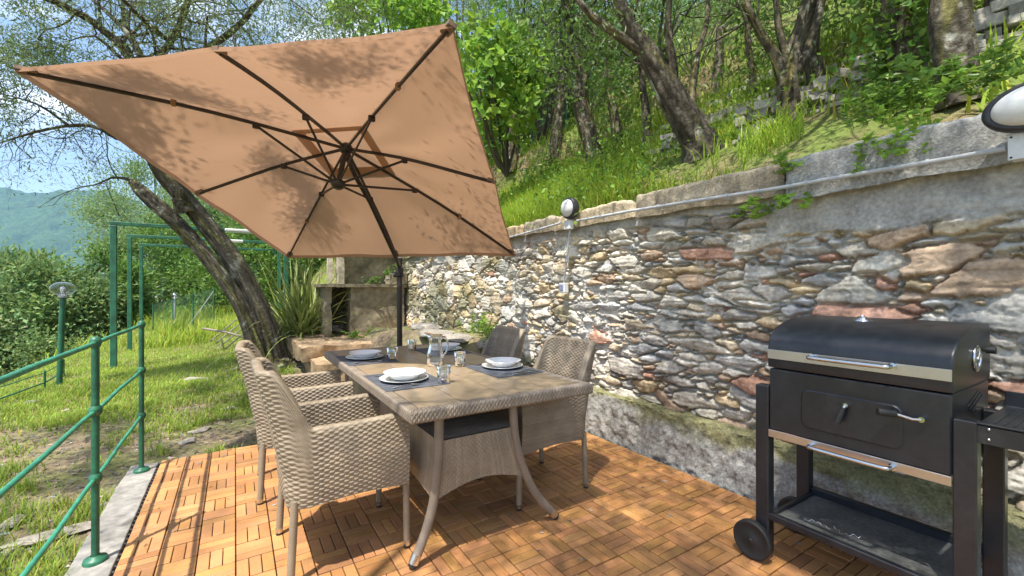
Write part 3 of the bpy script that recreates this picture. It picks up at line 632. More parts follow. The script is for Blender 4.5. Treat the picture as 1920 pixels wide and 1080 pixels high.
def fork(x, y, a, label):
    mb = MB(); L_ = .185; c, s = math.cos(a), math.sin(a)
    def tr(u, v, z): return (x+u*c-v*s, y+u*s+v*c, TZ+.0052+z)
    us = np.linspace(0, 1, 30); wd = .0035+.002*np.cos(us*6)+.0035*ss(us, .25, 0)+.008*ss(us, .66, .78); zz = .002+.010*np.sin(us*math.pi*.9)*.7
    top = []; 
    for u, w_, z in zip(us, wd, zz): top.append([tr(u*L_*.78, -w_, z), tr(u*L_*.78, 0, z+.0015), tr(u*L_*.78, w_, z)])
    T_ = np.array(top); mb.grid(T_); mb.grid((T_-[0, 0, .0018])[:, ::-1])
    for k in range(4):
        v = (-1.5+k)*.0055; mb.tube([tr(L_*.77, v, .004), tr(L_*.9, v, .001), tr(L_, v*.9, .004)], .0012, 6)
    tag(mb.build('fork', M['chrome']), label, 'fork', 'steel forks on the placemats')
fork(.70, 2.262, R_(6), 'steel fork in front of the bowl nearest the camera')
fork(.705, 3.14, R_(4), 'steel fork at the far railing-side setting')
fork(1.63, 2.27, R_(184), 'steel fork at the wall-side setting nearer the grill')
def knife(x, y, a, label):
    mb = MB(); c, s = math.cos(a), math.sin(a); M3 = rot('Z', a)
    mb.box((x+.045*c, y+.045*s, TZ+.0075), (.09, .012, .005), M3, .002); mb.box((x+.15*c, y+.15*s, TZ+.0068), (.12, .016, .0018), M3, .0008)
    tag(mb.build('knife', M['chrome']), label, 'knife', 'steel knives on the placemats')
knife(.70, 2.62, R_(2), 'steel knife on the far side of the bowl nearest the camera'); knife(1.63, 2.235, R_(182), 'steel knife beside the fork at the wall-side setting')
# ---------------------------------------------------------------- parasol
um = thing('cantilever_parasol', 'large square sand-coloured cantilever parasol tilted over the table', 'parasol', (1.60, 4.97, 0))
CA, CB, CC, CD = [np.array(v, float) for v in ((-1.10, 3.79, 2.61), (.92, 2.0, 2.61), (2.55, 3.94, 1.65), (.53, 5.73, 1.66))]
ctr = (CA+CB+CC+CD)/4; nrm = np.cross(CB-CA, CD-CA); nrm /= np.linalg.norm(nrm); nrm = nrm if nrm[2] > 0 else -nrm
eu = (CB-CA)/2; ev = (CD-CA)/2; APX = .42
def can(u, v, lift=0, vent=False):
    r = np.maximum(np.abs(u), np.abs(v)); mn = np.minimum(np.abs(u), np.abs(v))/np.maximum(r, 1e-6)
    hgt = APX*(1-r)+.03*np.sin(np.clip(r, 0, 1)*np.pi)
    sag = -.045*np.sin(np.pi*mn)*np.sin(np.pi*np.clip(r, 0, 1))**.8*(0 if vent else ss(r, .27, .6))         # cloth sags between ribs
    ed = .014*(1-(mn-.5)**2*4)*ss(r, .8, 1)                       # hem pulls in between the tips
    k = 1-ed
    wr = .006*np.sin(14*np.arctan2(v, u)+6*r)*ss(r, .15, .5)
    return ctr+eu*(u*k)[..., None]+ev*(v*k)[..., None]+nrm*(hgt+sag+lift+wr)[..., None]
def ringsurf(r0, r1, nr, lift, vent=False):
    n = 50; sd_ = np.linspace(-1, 1, n+1)[:-1]
    bu = np.concatenate([sd_, np.ones(n), -sd_, -np.ones(n)]); bv = np.concatenate([-np.ones(n), sd_, np.ones(n), -sd_])
    rr = np.linspace(r0, r1, nr); return can(rr[:, None]*bu, rr[:, None]*bv, lift, vent)
mb = MB(); mb.grid(ringsurf(.175, 1.0, 50, 0), cv=True); cp_ = mb.build('canopy', M['fabric'], um)
ring = ringsurf(1.0, 1.001, 2, 0)[0]; mb = MB(); low = ring+nrm*-.035; mb.grid(np.array([ring, low]), .93, cv=True); mb.build('hem', M['fabric'], cp_)
mb = MB(); mb.grid(ringsurf(.004, .24, 16, .028, True), cv=True); mb.build('vent_cap', M['fabric'], cp_)
hubT = ctr+nrm*(APX-.02); hubB = ctr+nrm*.02
mb = MB(); mt = align(nrm)
mb.lathe([(.001, -.05), (.045, -.05), (.055, -.03), (.055, .0), (.03, .03), (.001, .03)][::-1], hubT, 20, mt); mb.build('top_hub', M['dark_metal'], um)
mb = MB(); mb.tube([hubB, hubT], .022, 14); mb.build('centre_post', M['dark_metal'], um)
mb = MB(); mb.lathe([(.001, -.035), (.04, -.03), (.058, -.01), (.058, .02), (.03, .045), (.001, .045)][::-1], hubB, 20, mt); mb.build('lower_hub', M['dark_metal'], um)
tips = [(-1, -1), (0, -1), (1, -1), (1, 0), (1, 1), (0, 1), (-1, 1), (-1, 0)]
def sect(p, q, w_, h_, mb):      # rectangular tube
    d = q-p; Ln = np.linalg.norm(d); z = d/Ln; x = np.cross(z, nrm); x /= np.linalg.norm(x); y = np.cross(z, x)
    mb.box((p+q)/2, (w_, h_, Ln), np.stack([x, y, z], 1), .002)
for (u, v) in tips:
    end = can(np.array(u*.985), np.array(v*.985), -.018); frac = .36 if u*v else .42
    p1 = can(np.array(u*.02), np.array(v*.02), -.03); K_ = 9
    pts = [can(np.array(u*f), np.array(v*f), -.020-.02*(1-f)) for f in np.linspace(.05, .985, K_)]
    if not u*v: pts = [hubT+(end-hubT)*f-nrm*.012*0 for f in np.linspace(.04, .99, K_)]
    else: pts = [hubT+(end-hubT)*f for f in np.linspace(.03, .99, K_)]
    # keep ribs just under the cloth
    for i, f in enumerate(np.linspace(.04, .99, K_)):
        c = can(np.array(u*f), np.array(v*f)); g = (pts[i]-c)@nrm; pts[i] = pts[i]-nrm*(g+.014+.02*(1-f))
    mb = MB()
    for i in range(K_-1): sect(pts[i], pts[i+1], .017, .024, mb)
    rb = mb.build('rib', M['dark_metal'], um)
    jp = hubT+(end-hubT)*frac; c = can(np.array(u*frac), np.array(v*frac)); jp = jp-nrm*((jp-c)@nrm+.045)
    mb = MB(); mb.box(jp, (.05, .03, .045), None, .006); mb.build('joint', M['dark_metal'], rb)
    mb = MB(); sect(hubB+(jp-hubB)*.08, jp, .013, .019, mb); mb.build('strut', M['dark_metal'], um)
    e2 = can(np.array(u*.955), np.array(v*.955), -.012); mb = MB(); sect(e2, can(np.array(u*1.003), np.array(v*1.003), -.012), .05 if u*v else .04, .026, mb); mb.build('tip_pocket', M['pocket'], cp_)
    if u*v:
        for f in (.62,): 
            c = can(np.array(u*f), np.array(v*f), -.02); mb = MB(); mb.box(c, (.03, .04, .05), None, .004); mb.build('tie_strap', M['fabric'], rb)
mx_, my_ = 1.625, 5.0
mb = MB(); mb.tube([(mx_, my_, .02), (mx_, my_, 1.0), (mx_, my_, 1.63)], .031, 20); mast = mb.build('mast', M['dark_metal'], um)
mb = MB(); mb.tube([(mx_, my_, .03), (mx_, my_, .10)], .045, 20)
for a in (0, 90): mb.box((mx_, my_, .015), (1.0, .06, .03), rot('Z', R_(a+10)), .004)
mb.build('base_cross', M['dark_metal'], um)
mb = MB(); mb.box((mx_, my_, 1.47), (.08, .08, .12), None, .012); mb.box((mx_-.05, my_-.01, 1.44), (.05, .05, .07), None, .01); cb = mb.build('crank_box', M['dark_metal'], um)
mb = MB(); mb.tube([(mx_-.07, my_-.03, 1.44), (mx_-.13, my_-.05, 1.44), (mx_-.135, my_-.05, 1.37)], .008, 8); mb.tube([(mx_-.135, my_-.05, 1.37), (mx_-.19, my_-.07, 1.365)], .014, 10); mb.build('crank_handle', M['chrome'], cb)
am0 = np.array([mx_, my_, 1.52]); am1 = can(np.array(0.), np.array(1.), -.055); am2 = can(np.array(0.), np.array(.42), -.075)
mb = MB(); mb.tube([am0, am0*.4+am1*.6, am1, am1*.5+am2*.5, am2, hubT*.6+am2*.4-nrm*.06, hubT-nrm*.06], [.021]*7, 12); mb.build('arm', M['dark_metal'], um)
# ---------------------------------------------------------------- charcoal grill
gr = thing('charcoal_grill', 'black charcoal grill cart with lid closed, standing against the stone wall', 'grill', (2.35, .76, 0))
GX0, GX1, GY0, GY1 = 2.10, 2.60, .4526, 1.066
mb = MB(); mb.box(((GX0+GX1)/2, (GY0+GY1)/2, .765), (GX1-GX0, GY1-GY0, .285), bev=.006); 
for k in range(3): mb.box((2.36+k*.03, GY0-.002, .86-k*.012), (.16, .004, .006), rot('Y', R_(-14)), .001)
bd = mb.build('firebox', M['bbq'], gr)
pr = [(2.10, .914), (2.097, .93), (2.097, .995), (2.099, 1.01)]+[(2.10+.29*(1-math.cos(a)), 1.012+.122*math.sin(a)) for a in np.linspace(.08, math.pi/2, 20)]+[(2.50, 1.139), (2.57, 1.138), (2.592, 1.131), (2.603, 1.113), (2.605, .96), (2.605, .914)]
pr = np.array(pr); mb = MB(); ysd = [GY0-.004, GY0-.001, GY0+.004, GY1-.004, GY1+.001, GY1+.004]
ins_ = [.006, .001, 0, 0, .001, .006]; cm = np.array([2.35, 1.0]); G = []
for yv, iv in zip(ysd, ins_):
    G.append([(p[0]+(cm[0]-p[0])*iv*2, yv, p[1]+(cm[1]-p[1])*iv*2) for p in pr])
G = np.array(G); mb.grid(G)
for e, fl in ((0, 0), (-1, 1)):
    c0 = np.array([[2.35, ysd[e], .914]]*len(pr)); mb.grid(np.array([G[e], c0]), smooth=False)
ld = mb.build('lid', M['bbq'], gr)
mb = MB(); mb.box((2.0935, (GY0+GY1)/2, .975), (.004, GY1-GY0+.004, .042), bev=.0012); mb.build('trim_strip', M['steel'], ld)
def bar(zc_, yA, yB, par, x0_):
    mb = MB(); mb.tube(smooth_path([(x0_, yA, zc_), (x0_-.03, yA-.002, zc_), (x0_-.045, yA-.02, zc_), (x0_-.048, (yA+yB)/2, zc_), (x0_-.045, yB+.02, zc_), (x0_-.03, yB+.002, zc_), (x0_, yB, zc_)], 50), .0085, 12)
    for yv in (yA, yB): mb.tube([(x0_+.002, yv, zc_), (x0_-.006, yv, zc_)], .014, 14)
    return mb.build('handle', M['chrome'], par)
bar(.985, .885, .612, ld, 2.091)
mb = MB(); mb.lathe([(.001, .02), (.018, .02), (.02, .012), (.034, .006), (.036, .0)], (2.375, .80, 1.131), 24); mb.lathe([(.001, .028), (.008, .027), (.009, .018)], (2.375, .80, 1.131), 16); mb.build('vent_disc', M['chrome'], ld)
mb = MB(); ty = GY0-.008; Mt = align((0, -1, 0)); mb.lathe([(.047, 0), (.051, .004), (.049, .010), (.042, .010), (.041, .006)][::-1], (2.385, ty+.006, 1.012), 36, Mt); th_ = mb.build('thermometer', M['chrome'], ld)
mb = MB(); mb.lathe([(.001, .005), (.042, .005)], (2.385, ty+.005, 1.012), 36, Mt); mb.build('dial', M['zinc'], th_)
mb = MB(); mb.lathe([(.001, .007), (.004, .007), (.005, .004)], (2.385, ty+.004, 1.012), 12, Mt); mb.box((2.395, ty-.003, 1.022), (.036, .002, .004), rot('Y', R_(-50)), .0005)
for k in range(9):
    a = R_(-40+k*32.5+90-90); mb.box((2.385+.033*math.cos(a), ty-.002, 1.012+.033*math.sin(a)), (.008, .0016, .0025), rot('Y', -a), .0004)
mb.build('needle', M['white_plastic'], th_)
mb = MB(); mb.tube([(2.50, GY0, 1.035), (2.50, GY0-.015, 1.035)], .006, 8); mb.tube([(2.50, GY0-.012, 1.035), (2.50, GY0-.038, 1.036)], .013, 14); mb.build('vent_knob', M['rubber'], ld)
# front door
def rrect(y0, y1, z0, z1, r, x, n=8):
    pts = []
    for (cy, cz, a0) in ((y1-r, z1-r, 0), (y0+r, z1-r, 90), (y0+r, z0+r, 180), (y1-r, z0+r, 270)):
        for k in range(n+1): a = R_(a0+90*k/n); pts.append((x, cy+r*math.cos(a), cz+r*math.sin(a)))
    return np.array(pts)
mb = MB(); a_ = rrect(.585, .928, .672, .838, .03, 2.098); b_ = rrect(.590, .923, .677, .833, .026, 2.094); c_ = b_.mean(0)[None]+0*b_
mb.grid(np.array([a_, b_, c_]), cv=True, smooth=False); dr = mb.build('front_door', M['bbq'], gr)
mb = MB(); a0_ = rrect(.580, .933, .667, .843, .034, 2.0988); mb.grid(np.array([a0_, rrect(.585, .928, .672, .838, .03, 2.0986)]), cv=True)
mb.build('door_gap', M['black_plastic'], gr)
mb = MB(); mb.tube([(2.094, .757, .806), (2.078, .757, .806)], .009, 12); mb.tube([(2.082, .757, .806), (2.074, .762, .795)], .006, 10); lt = mb.build('latch', M['chrome'], dr)
mb = MB(); mb.tube([(2.074, .762, .797), (2.062, .779, .735)], [.009, .0125], 14); mb.build('grip', M['rubber'], lt)
mb = MB(); mb.tube([(2.10, .527, .806), (2.078, .527, .806)], .010, 12); mb.tube([(2.082, .527, .806), (2.077, .55, .803), (2.073, .60, .812)], .0055, 10); ck = mb.build('crank', M['chrome'], gr)
mb = MB(); mb.tube([(2.073, .598, .811), (2.035, .64, .816)], .0135, 14); mb.build('grip', M['rubber'], ck)
# ash drawer / lower trim
mb = MB(); mb.box((2.0965, (GY0+GY1)/2, .607), (.006, GY1-GY0, .034), bev=.0015); ash = mb.build('lower_trim', M['steel'], gr)
bar(.605, .885, .612, ash, 2.093)
for (x, y, zt_) in ((2.125, 1.098, .822), (2.125, .421, .828), (2.52, 1.098, .80), (2.52, .421, .80)):
    mb = MB(); z0 = .0 if y < .6 else (.035); mb.box((x, y, (zt_+z0)/2), (.055, .060, zt_-z0), bev=.004); mb.build('leg', M['bbq'], gr)
for x in (2.085, 2.50):
    w_ = thing if 0 else None
    mb = MB(); Mx = align((-1, 0, 0)); mb.lathe([(.001, .034), (.022, .034), (.028, .030), (.070, .030), (.076, .034), (.084, .034), (.088, .028), (.088, .002), (.08, 0), (.001, 0)], (x, 1.125, .089), 40, Mx); wh = mb.build('wheel', M['rubber'], gr)
    mb = MB(); mb.lathe([(.001, .040), (.008, .039), (.010, .034)], (x, 1.125, .089), 16, Mx); mb.build('axle_cap', M['rubber'], wh)
mb = MB()
mb.box((2.115, .76, .215), (.03, .62, .03), bev=.003); mb.box((2.53, .76, .225), (.03, .62, .05), bev=.003); mb.box((2.32, 1.062, .215), (.39, .02, .03), bev=.003); mb.box((2.32, .458, .215), (.39, .02, .03), bev=.003); mb.build('shelf_frame', M['bbq'], gr)
n = 60; U, V = np.meshgrid(np.linspace(2.13, 2.515, n), np.linspace(.468, 1.052, n), indexing='ij')
mb = MB(); mb.grid(np.stack([U, V, .214+.003*fbm(U*6, V*6, 95, 3)], -1)); mb.build('bottom_shelf', M['zinc'], gr)
hk = MB()
for k in range(4):
    b0 = np.array([2.19+.006*k, .93-.05*k, .224]); hr = rot('Z', float(rng.uniform(-1.2, 1.2))); hk.tube([b0+hr@(q-b0) for q in smooth_path([b0+[-.012, .02, .01], b0+[-.004, .008, .001], b0+[.004, -.004, .012], b0+[.008, -.018, .001], b0+[.016, -.024, .008]], 14)], .0014, 6)
tag(hk.build('s_hooks', M['chrome']), 'small loose wire hooks lying on the bottom shelf of the grill', 'hooks')
# side shelf
mb = MB(); SX0, SX1, SY0, SY1 = 2.10, 2.50, -.05, .392
mb.box(((SX0+SX1)/2, (SY0+SY1)/2, .822), (SX1-SX0, SY1-SY0, .006), bev=.001)
mb.box((SX0+.002, (SY0+SY1)/2, .795), (.004, SY1-SY0, .068), bev=.0015); mb.box((SX1-.002, (SY0+SY1)/2, .80), (.004, SY1-SY0, .056), bev=.0015); mb.box(((SX0+SX1)/2, SY1-.002, .797), (SX1-SX0-.01, .004, .05), bev=.0015)
mb.box((SX1+.0, SY1-.03, .85), (.006, .06, .07), bev=.002)
for k in range(4): mb.box((2.30, .36-.022*k, .8262), (.30, .006, .003), bev=.001)
sh = mb.build('side_shelf', M['bbq'], gr)
for (y, z) in ((.365, .812), (.365, .778)): mb = MB(); mb.lathe([(.001, .004), (.004, .003), (.005, 0)], (SX0, y, z), 10, align((-1, 0, 0))); mb.build('rivet', M['chrome'], sh)
# ---------------------------------------------------------------- railing
rl = thing('green_railing', 'green painted tube railing along the left edge of the deck', 'railing', (-.557, 2.8, 0))
for y in (3.99, 2.79, 1.59, .39):
    mb = MB(); mb.tube([(-.557, y, -.005), (-.557, y, .5), (-.557, y, 1.02)], .0152, 18); mb.lathe([(.001, 1.052), (.014, 1.048), (.022, 1.035), (.024, 1.02), (.018, 1.0)], (-.557, y, 0), 18)
    ps = mb.build('post', M['green_dark'], rl)
    mb = MB(); mb.lathe([(.018, .02), (.024, .010), (.043, .006), (.046, -.004), (.046, -.014)], (-.557, y, 0), 24); mb.build('base_flange', M['green_dark'], ps)
    for z in (.70, .38):
        mb = MB(); mb.lathe([(.017, .024), (.024, .014), (.026, 0), (.024, -.014), (.017, -.024)], (-.557, y, z), 18); mb.tube([(-.557, y-.04, z), (-.557, y-.02, z), (-.557, y+.02, z), (-.557, y+.04, z)], [.0135, .02, .02, .0135], 12); mb.build('rail_joint', M['green_dark'], ps)
for z, r in ((1.02, .0105), (.70, .0092), (.38, .0092)):
    for k, (ya_, yb2) in enumerate(((3.99, 2.79), (2.79, 1.59), (1.59, .39))):
        mb = MB(); yy = np.linspace(ya_, yb2, 60); mb.tube([(-.557+.0015*math.sin(y*9), y, z+.0015*math.sin(y*7+z*5)) for y in yy], r, 14, nz=1+.05*rng.standard_normal((60, 14))*.6); mb.build('rail', M['green'], rl)
# ---------------------------------------------------------------- pergola
pg = thing('pergola', 'open green steel pergola frame with three arches on the lawn', 'pergola', (-.5, 12, 0))
for (y, xr) in ((9.75, .86), (11.9, .9), (14.2, .95)):
    for x in (-1.72-.06*(y-9.75), xr):
        gz = float(ground_z(x, y))-.1; mb = MB(); mb.box((x, y, (gz+2.33)/2), (.085 if y < 10 else .07, .07, 2.33-gz), bev=.006); mb.build('post', M['green_dark'], pg)
    mb = MB(); xl = -1.72-.06*(y-9.75); mb.box(((xl+xr)/2, y, 2.365), (xr-xl+.10, .06, .06), bev=.005)
    for k in range(5): mb.tube([(xl+.5*k, y, 2.39), (xl+.5*k, y, 2.45), (xl+.5*k+.04, y, 2.47)], .008, 6)
    mb.build('beam', M['green_dark'], pg)
mb = MB()
for x in (-1.5, -.9, -.2, .5): mb.tube([(x, 9.6, 2.42), (x-.1, 11.9, 2.43), (x-.2, 14.3, 2.42)], .006, 6)
mb.build('wire', M['dark_metal'], pg)
for (y, x) in ((9.7, .15), (11.85, -.15)):
    mb = MB(); mb.box((x, y-.06, 2.36), (.62, .07, .05), bev=.01); mb.box((x, y-.06, 2.325), (.58, .045, .02), bev=.006)
    tag(mb.build('tube_light', M['white_plastic']), 'white tube light under the %s pergola beam' % ('nearest' if y < 10 else 'middle'), 'lamp', 'white tube lights under the pergola')
# garden lamps
def garden_lamp(x, y, zb, zt, r, mat_, label):
    t = thing('garden_lamp', label, 'garden lamp', (x, y, zb)); mb = MB(); mb.tube([(x-.04, y, zb-.1), (x-.02, y, (zb+zt)/2), (x, y, zt)], .033 if r > .1 else .022, 16); mb.build('pole', mat_, t)
    mb = MB(); mb.lathe([(.05, zt-.02), (.052, zt), (.035, zt+.02), (.02, zt+.03)], (x, y, 0), 20); mb.build('collar', M['grey_plastic'], t)
    a = np.linspace(-1.35, math.pi/2-.02, 22); o = [(r*math.cos(v), zt+r*.72+r*.72*math.sin(v)) for v in a]; i_ = [((r-.003)*math.cos(v), zt+r*.72+(r*.72-.003)*math.sin(v)) for v in a[::-1]]
    mb = MB(); mb.lathe(o+i_, (x, y, 0), 32); mb.build('globe', M['globe'], t)
    mb = MB(); mb.lathe([(.02, zt+.02), (.022, zt+.05), (.03, zt+.09), (.028, zt+.12), (.001, zt+.135)], (x, y, 0), 16); mb.build('bulb', M['white_plastic'], t)
gp = at(118, 540, 6.0); garden_lamp(gp[0], gp[1], -.12, 1.17, .135, M['green_dark'], 'green garden lamp post with clear globe at the lawn edge')
gp = at(328, 540, 12.6); garden_lamp(gp[0], gp[1], -.1, .98, .12, M['grey_plastic'], 'small pale garden lamp beyond the lawn beside the wire fence')
# ---------------------------------------------------------------- wire fences
def chainlink(p0, p1, h, label, cell=.07, posts=4, brace=True):
    p0 = np.array(p0, float); p1 = np.array(p1, float); Ln = np.linalg.norm((p1-p0)[:2]); t = thing('chain_link_fence', label, 'wire fence', tuple((p0+p1)/2)); up = np.array([0, 0, 1.])
    d = (p1-p0)/Ln; mb = MB(); w_ = .0036; nrmv = np.cross(d, up); nrmv /= np.linalg.norm(nrmv)
    n = int((Ln+h)/cell)
    for sgn in (1, -1):
        for k in range(n):
            s0 = k*cell-h if sgn == 1 else k*cell; a = s0; b = s0+sgn*h; z0, z1 = 0., h
            # clip to 0..Ln
            pts = []
            if sgn == 1:
                ta = max(0, -a/h); tb_ = min(1, (Ln-a)/h)
            else: ta = max(0, (a-Ln)/h); tb_ = min(1, a/h)
            if tb_-ta < .02: continue
            q0 = p0+d*(a+sgn*h*ta)+up*h*ta; q1 = p0+d*(a+sgn*h*tb_)+up*h*tb_
            mb.tube([q0, q1], w_, 3, caps=False)
    mb.build('mesh', M['green_dark'], t)
    for k in range(posts):
        q = p0+d*Ln*k/(posts-1); mb = MB(); mb.tube([q-up*.1, q+up*(h+.04)], .017, 10); mb.build('post', M['green_dark'], t)
    if brace: mb = MB(); q = p1; mb.tube([q+up*h*.95, q-d*1.0], .012, 8); mb.build('brace', M['grey_plastic'], t)
    mb = MB()
    for z in (.02, h): mb.tube([p0+up*z, p1+up*z], .004, 6)
    mb.build('wire', M['green_dark'], t)
chainlink(at(287, 640, 12.0), at(401, 612, 11.6), 1.0, 'green wire mesh fence at the end of the lawn')
pA = at(998, 300, 10.5); pB = at(1062, 292, 10.0); chainlink((pA[0], pA[1], hill_z(pA[0], pA[1])), (pB[0], pB[1], hill_z(pB[0], pB[1])), 1.1, 'small piece of wire mesh fence among the trees on the hillside', posts=2, brace=False)
mb = MB(); ex = [(float(edge_x(y))+.15, y, float(ground_z(edge_x(y)+.15, y))+.10) for y in np.arange(5, 9.3, .35)]; mb.tube(ex, .010, 8)
mb.tube([(p[0], p[1], p[2]+.13) for p in ex], .006, 6)
for p in ex[::3]: mb.tube([(p[0], p[1], p[2]-.2), (p[0], p[1], p[2]+.16)], .012, 8)
tag(mb.build('low_wire_edging', M['green_dark']), 'low dark wire edging along the drop at the left of the lawn', 'edging')
# ---------------------------------------------------------------- concrete oven and slabs
ov = thing('masonry_barbecue', 'old concrete masonry barbecue with counter at the end of the wall', 'masonry barbecue', (2.0, 8.3, .3))
def rough_box(mb, c, s, seed, amp=.012, step=.035, cA=(1, 1, 1)):
    c = np.array(c, float); s = np.array(s, float)
    for ax in range(3):
        o = [a for a in range(3) if a != ax]
        for e in (-1, 1):
            u = np.linspace(-.5, .5, max(3, int(s[o[0]]/step))); v = np.linspace(-.5, .5, max(3, int(s[o[1]]/step))); U, V = np.meshgrid(u, v, indexing='ij')
            P = np.zeros(U.shape+(3,)); P[..., o[0]] = U*s[o[0]]; P[..., o[1]] = V*s[o[1]]; P[..., ax] = e*s[ax]/2; P = P+c
            w_ = np.stack([fbm(P[..., 1]*5+P[..., 2]*3, P[..., 2]*5-P[..., 0]*4, seed+k, 4) for k in range(3)], -1)
            P = P+w_*amp*2; mb.grid(P if e*(1 if ax != 1 else -1) > 0 else P[::-1], np.clip(1+.3*w_.sum(-1), .5, 1.5)[..., None]*np.array(cA) if e*(1 if ax != 1 else -1) > 0 else np.clip(1+.3*w_.sum(-1), .5, 1.5)[::-1][..., None]*np.array(cA))
mb = MB(); rough_box(mb, (2.22, 8.42, .80), (.98, .75, 1.0), 101); rough_box(mb, (1.50, 8.72, .80), (.45, .14, 1.0), 102); rough_box(mb, (1.36, 8.35, .80), (.10, .60, 1.0), 103)
mb.build('base', M['oven'], ov)
mb = MB(); rough_box(mb, (1.98, 8.40, 1.325), (1.50, .88, .055), 104, .008); mb.build('counter', M['oven'], ov)
mb = MB(); rough_box(mb, (2.20, 8.72, 1.75), (1.05, .16, .80), 105); rough_box(mb, (1.66, 8.60, 1.75), (.10, .30, .80), 106, cA=(1.7, 1.75, 2.0)); rough_box(mb, (1.50, 8.72, 1.75), (.09, .10, .80), 107, cA=(1.9, 2.0, 2.3)); rough_box(mb, (2.1, 8.62, 2.2), (1.2, .5, .12), 108); rough_box(mb, (2.60, 8.2, 1.45), (.28, .5, .2), 118)
mb.build('hood', M['oven'], ov)
mb = MB(); rough_box(mb, (1.75, 7.72, .33), (1.95, 1.95, .22), 109, .022); rough_box(mb, (1.80, 7.2, .10), (1.8, .8, .24), 113, .02)
tag(mb.build('stone_step', M['slab']), 'wide weathered stone step in front of the concrete barbecue', 'step', 'stone steps past the table')
mb = MB(); rough_box(mb, (1.45, 6.50, .14), (1.1, .5, .28), 110, .02)
tag(mb.build('stone_step', M['slab']), 'lower small stone step just behind the table', 'step', 'stone steps past the table')
def rock(x, y, z, sx, sy, sz, seed, name='rock', label=None, group=None, rz=0, m=None):
    n, k = 18, 12; th = np.linspace(0, 2*np.pi, n+1)[:-1]; ph = np.linspace(-np.pi/2, np.pi/2, k)
    T_, Pp = np.meshgrid(th, ph, indexing='ij'); D = np.stack([np.cos(T_)*np.cos(Pp), np.sin(T_)*np.cos(Pp), np.sin(Pp)], -1)
    r = np.random.default_rng(seed); pl = r.normal(size=(14, 3)); pl /= np.linalg.norm(pl, axis=1)[:, None]; hh = r.uniform(.6, .95, 14)
    q = (D@pl.T)/hh; rad = 1/np.maximum(q.max(-1), .6); P = D*rad[..., None]*np.array([sx, sy, sz])
    P = P@rot('Z', rz).T+[x, y, z]; mb = MB(); mb.grid(P, r.uniform(.75, 1.2), cu=True, smooth=False); o = mb.build(name, m or M['rock'])
    return tag(o, label, 'rock', group)
rk = [(70, 755, 'grey rock on the lawn near the left edge, left of the railing', .13), (88, 765, None, 0)]
def gp_(px, py, z=-.06):
    r = fwd+rgt*(px-960)/FPX+np.array([0, 0, 1.])*(540-py)/FPX; return np.array([0, 0, HC])+r*(z-HC)/r[2]
for k, (px, py, sx, sy, sz, lab) in enumerate([
    (66, 756, .13, .07, .04, 'dark rock on the sunny lawn near the left edge'),
    (122, 770, .08, .05, .02, 'small flat rock right of the dark rock on the lawn'),
    (365, 718, .16, .08, .05, 'dark flat rock on the lawn left of the olive roots'),
    (370, 806, .14, .07, .025, 'pale flat stone in the lawn just past the deck corner'),
    (352, 828, .10, .07, .02, 'pale broken stone beside the back corner of the deck'),
    (430, 763, .10, .07, .03, 'grey rock in the shaded dirt beside the second armchair'),
    (85, 1010, .24, .07, .03, 'long grey slab half buried in the grass at lower left'),
    (25, 985, .07, .05, .035, 'small grey angular rock at the lower left edge'),
    (195, 945, .06, .04, .02, 'small grey stone beside the kerb between the railing posts'),
    (640, 655, .18, .12, .04, 'thin pale stone on the lawn edge'),
    (25, 1035, .06, .04, .03, 'small pale stone at the bottom left corner')]):
    if k == 9: continue
    g = gp_(px, py, -.07); zz = float(ground_z(g[0], g[1])); rock(g[0], g[1], zz+sz*.25, sx, sy, sz, 300+k, label=lab, group='loose rocks on the lawn', rz=.6+k)
for k, (x, y, z, sx, sy, sz, lab) in enumerate([(2.36, 4.95, .66, .30, .20, .05, 'broad flat pale stone at the foot of the wall behind the far armchair'), (2.25, 5.55, .66, .34, .22, .06, 'flat stone farther back at the foot of the wall'), (2.5, 4.45, .60, .2, .16, .08, 'stone against the wall beside the shaded armchair'), (2.45, 6.2, .66, .3, .22, .09, 'rounded stone at the wall foot near the parasol mast'), (2.10, 4.85, .48, .24, .2, .09, 'low brown stone beneath the flat pale stone'), (2.0, 5.5, .40, .22, .2, .10, 'brown stone right of the parasol mast')]):
    rock(x, y, z, sx, sy, sz, 330+k, label=lab, group='stones at the foot of the wall', rz=1.3+k*.4, m=M['rock'])
# bank of earth at the foot of the wall
yy = np.arange(4.2, 7.2, .04); xx = np.arange(1.5, 2.80, .04); X, Y = np.meshgrid(xx, yy, indexing='ij')
Z = .04+.60*ss(X+.2*(Y-4.3), 1.85, 2.55)*ss(Y, 4.15, 4.6)+.06*fbm(X*4, Y*4, 120, 3)-.12*ss(X, 1.75, 1.5)
tag(MB().grid(np.stack([X, Y, Z], -1)).build('earth_bank', M['soil']), kind='structure')
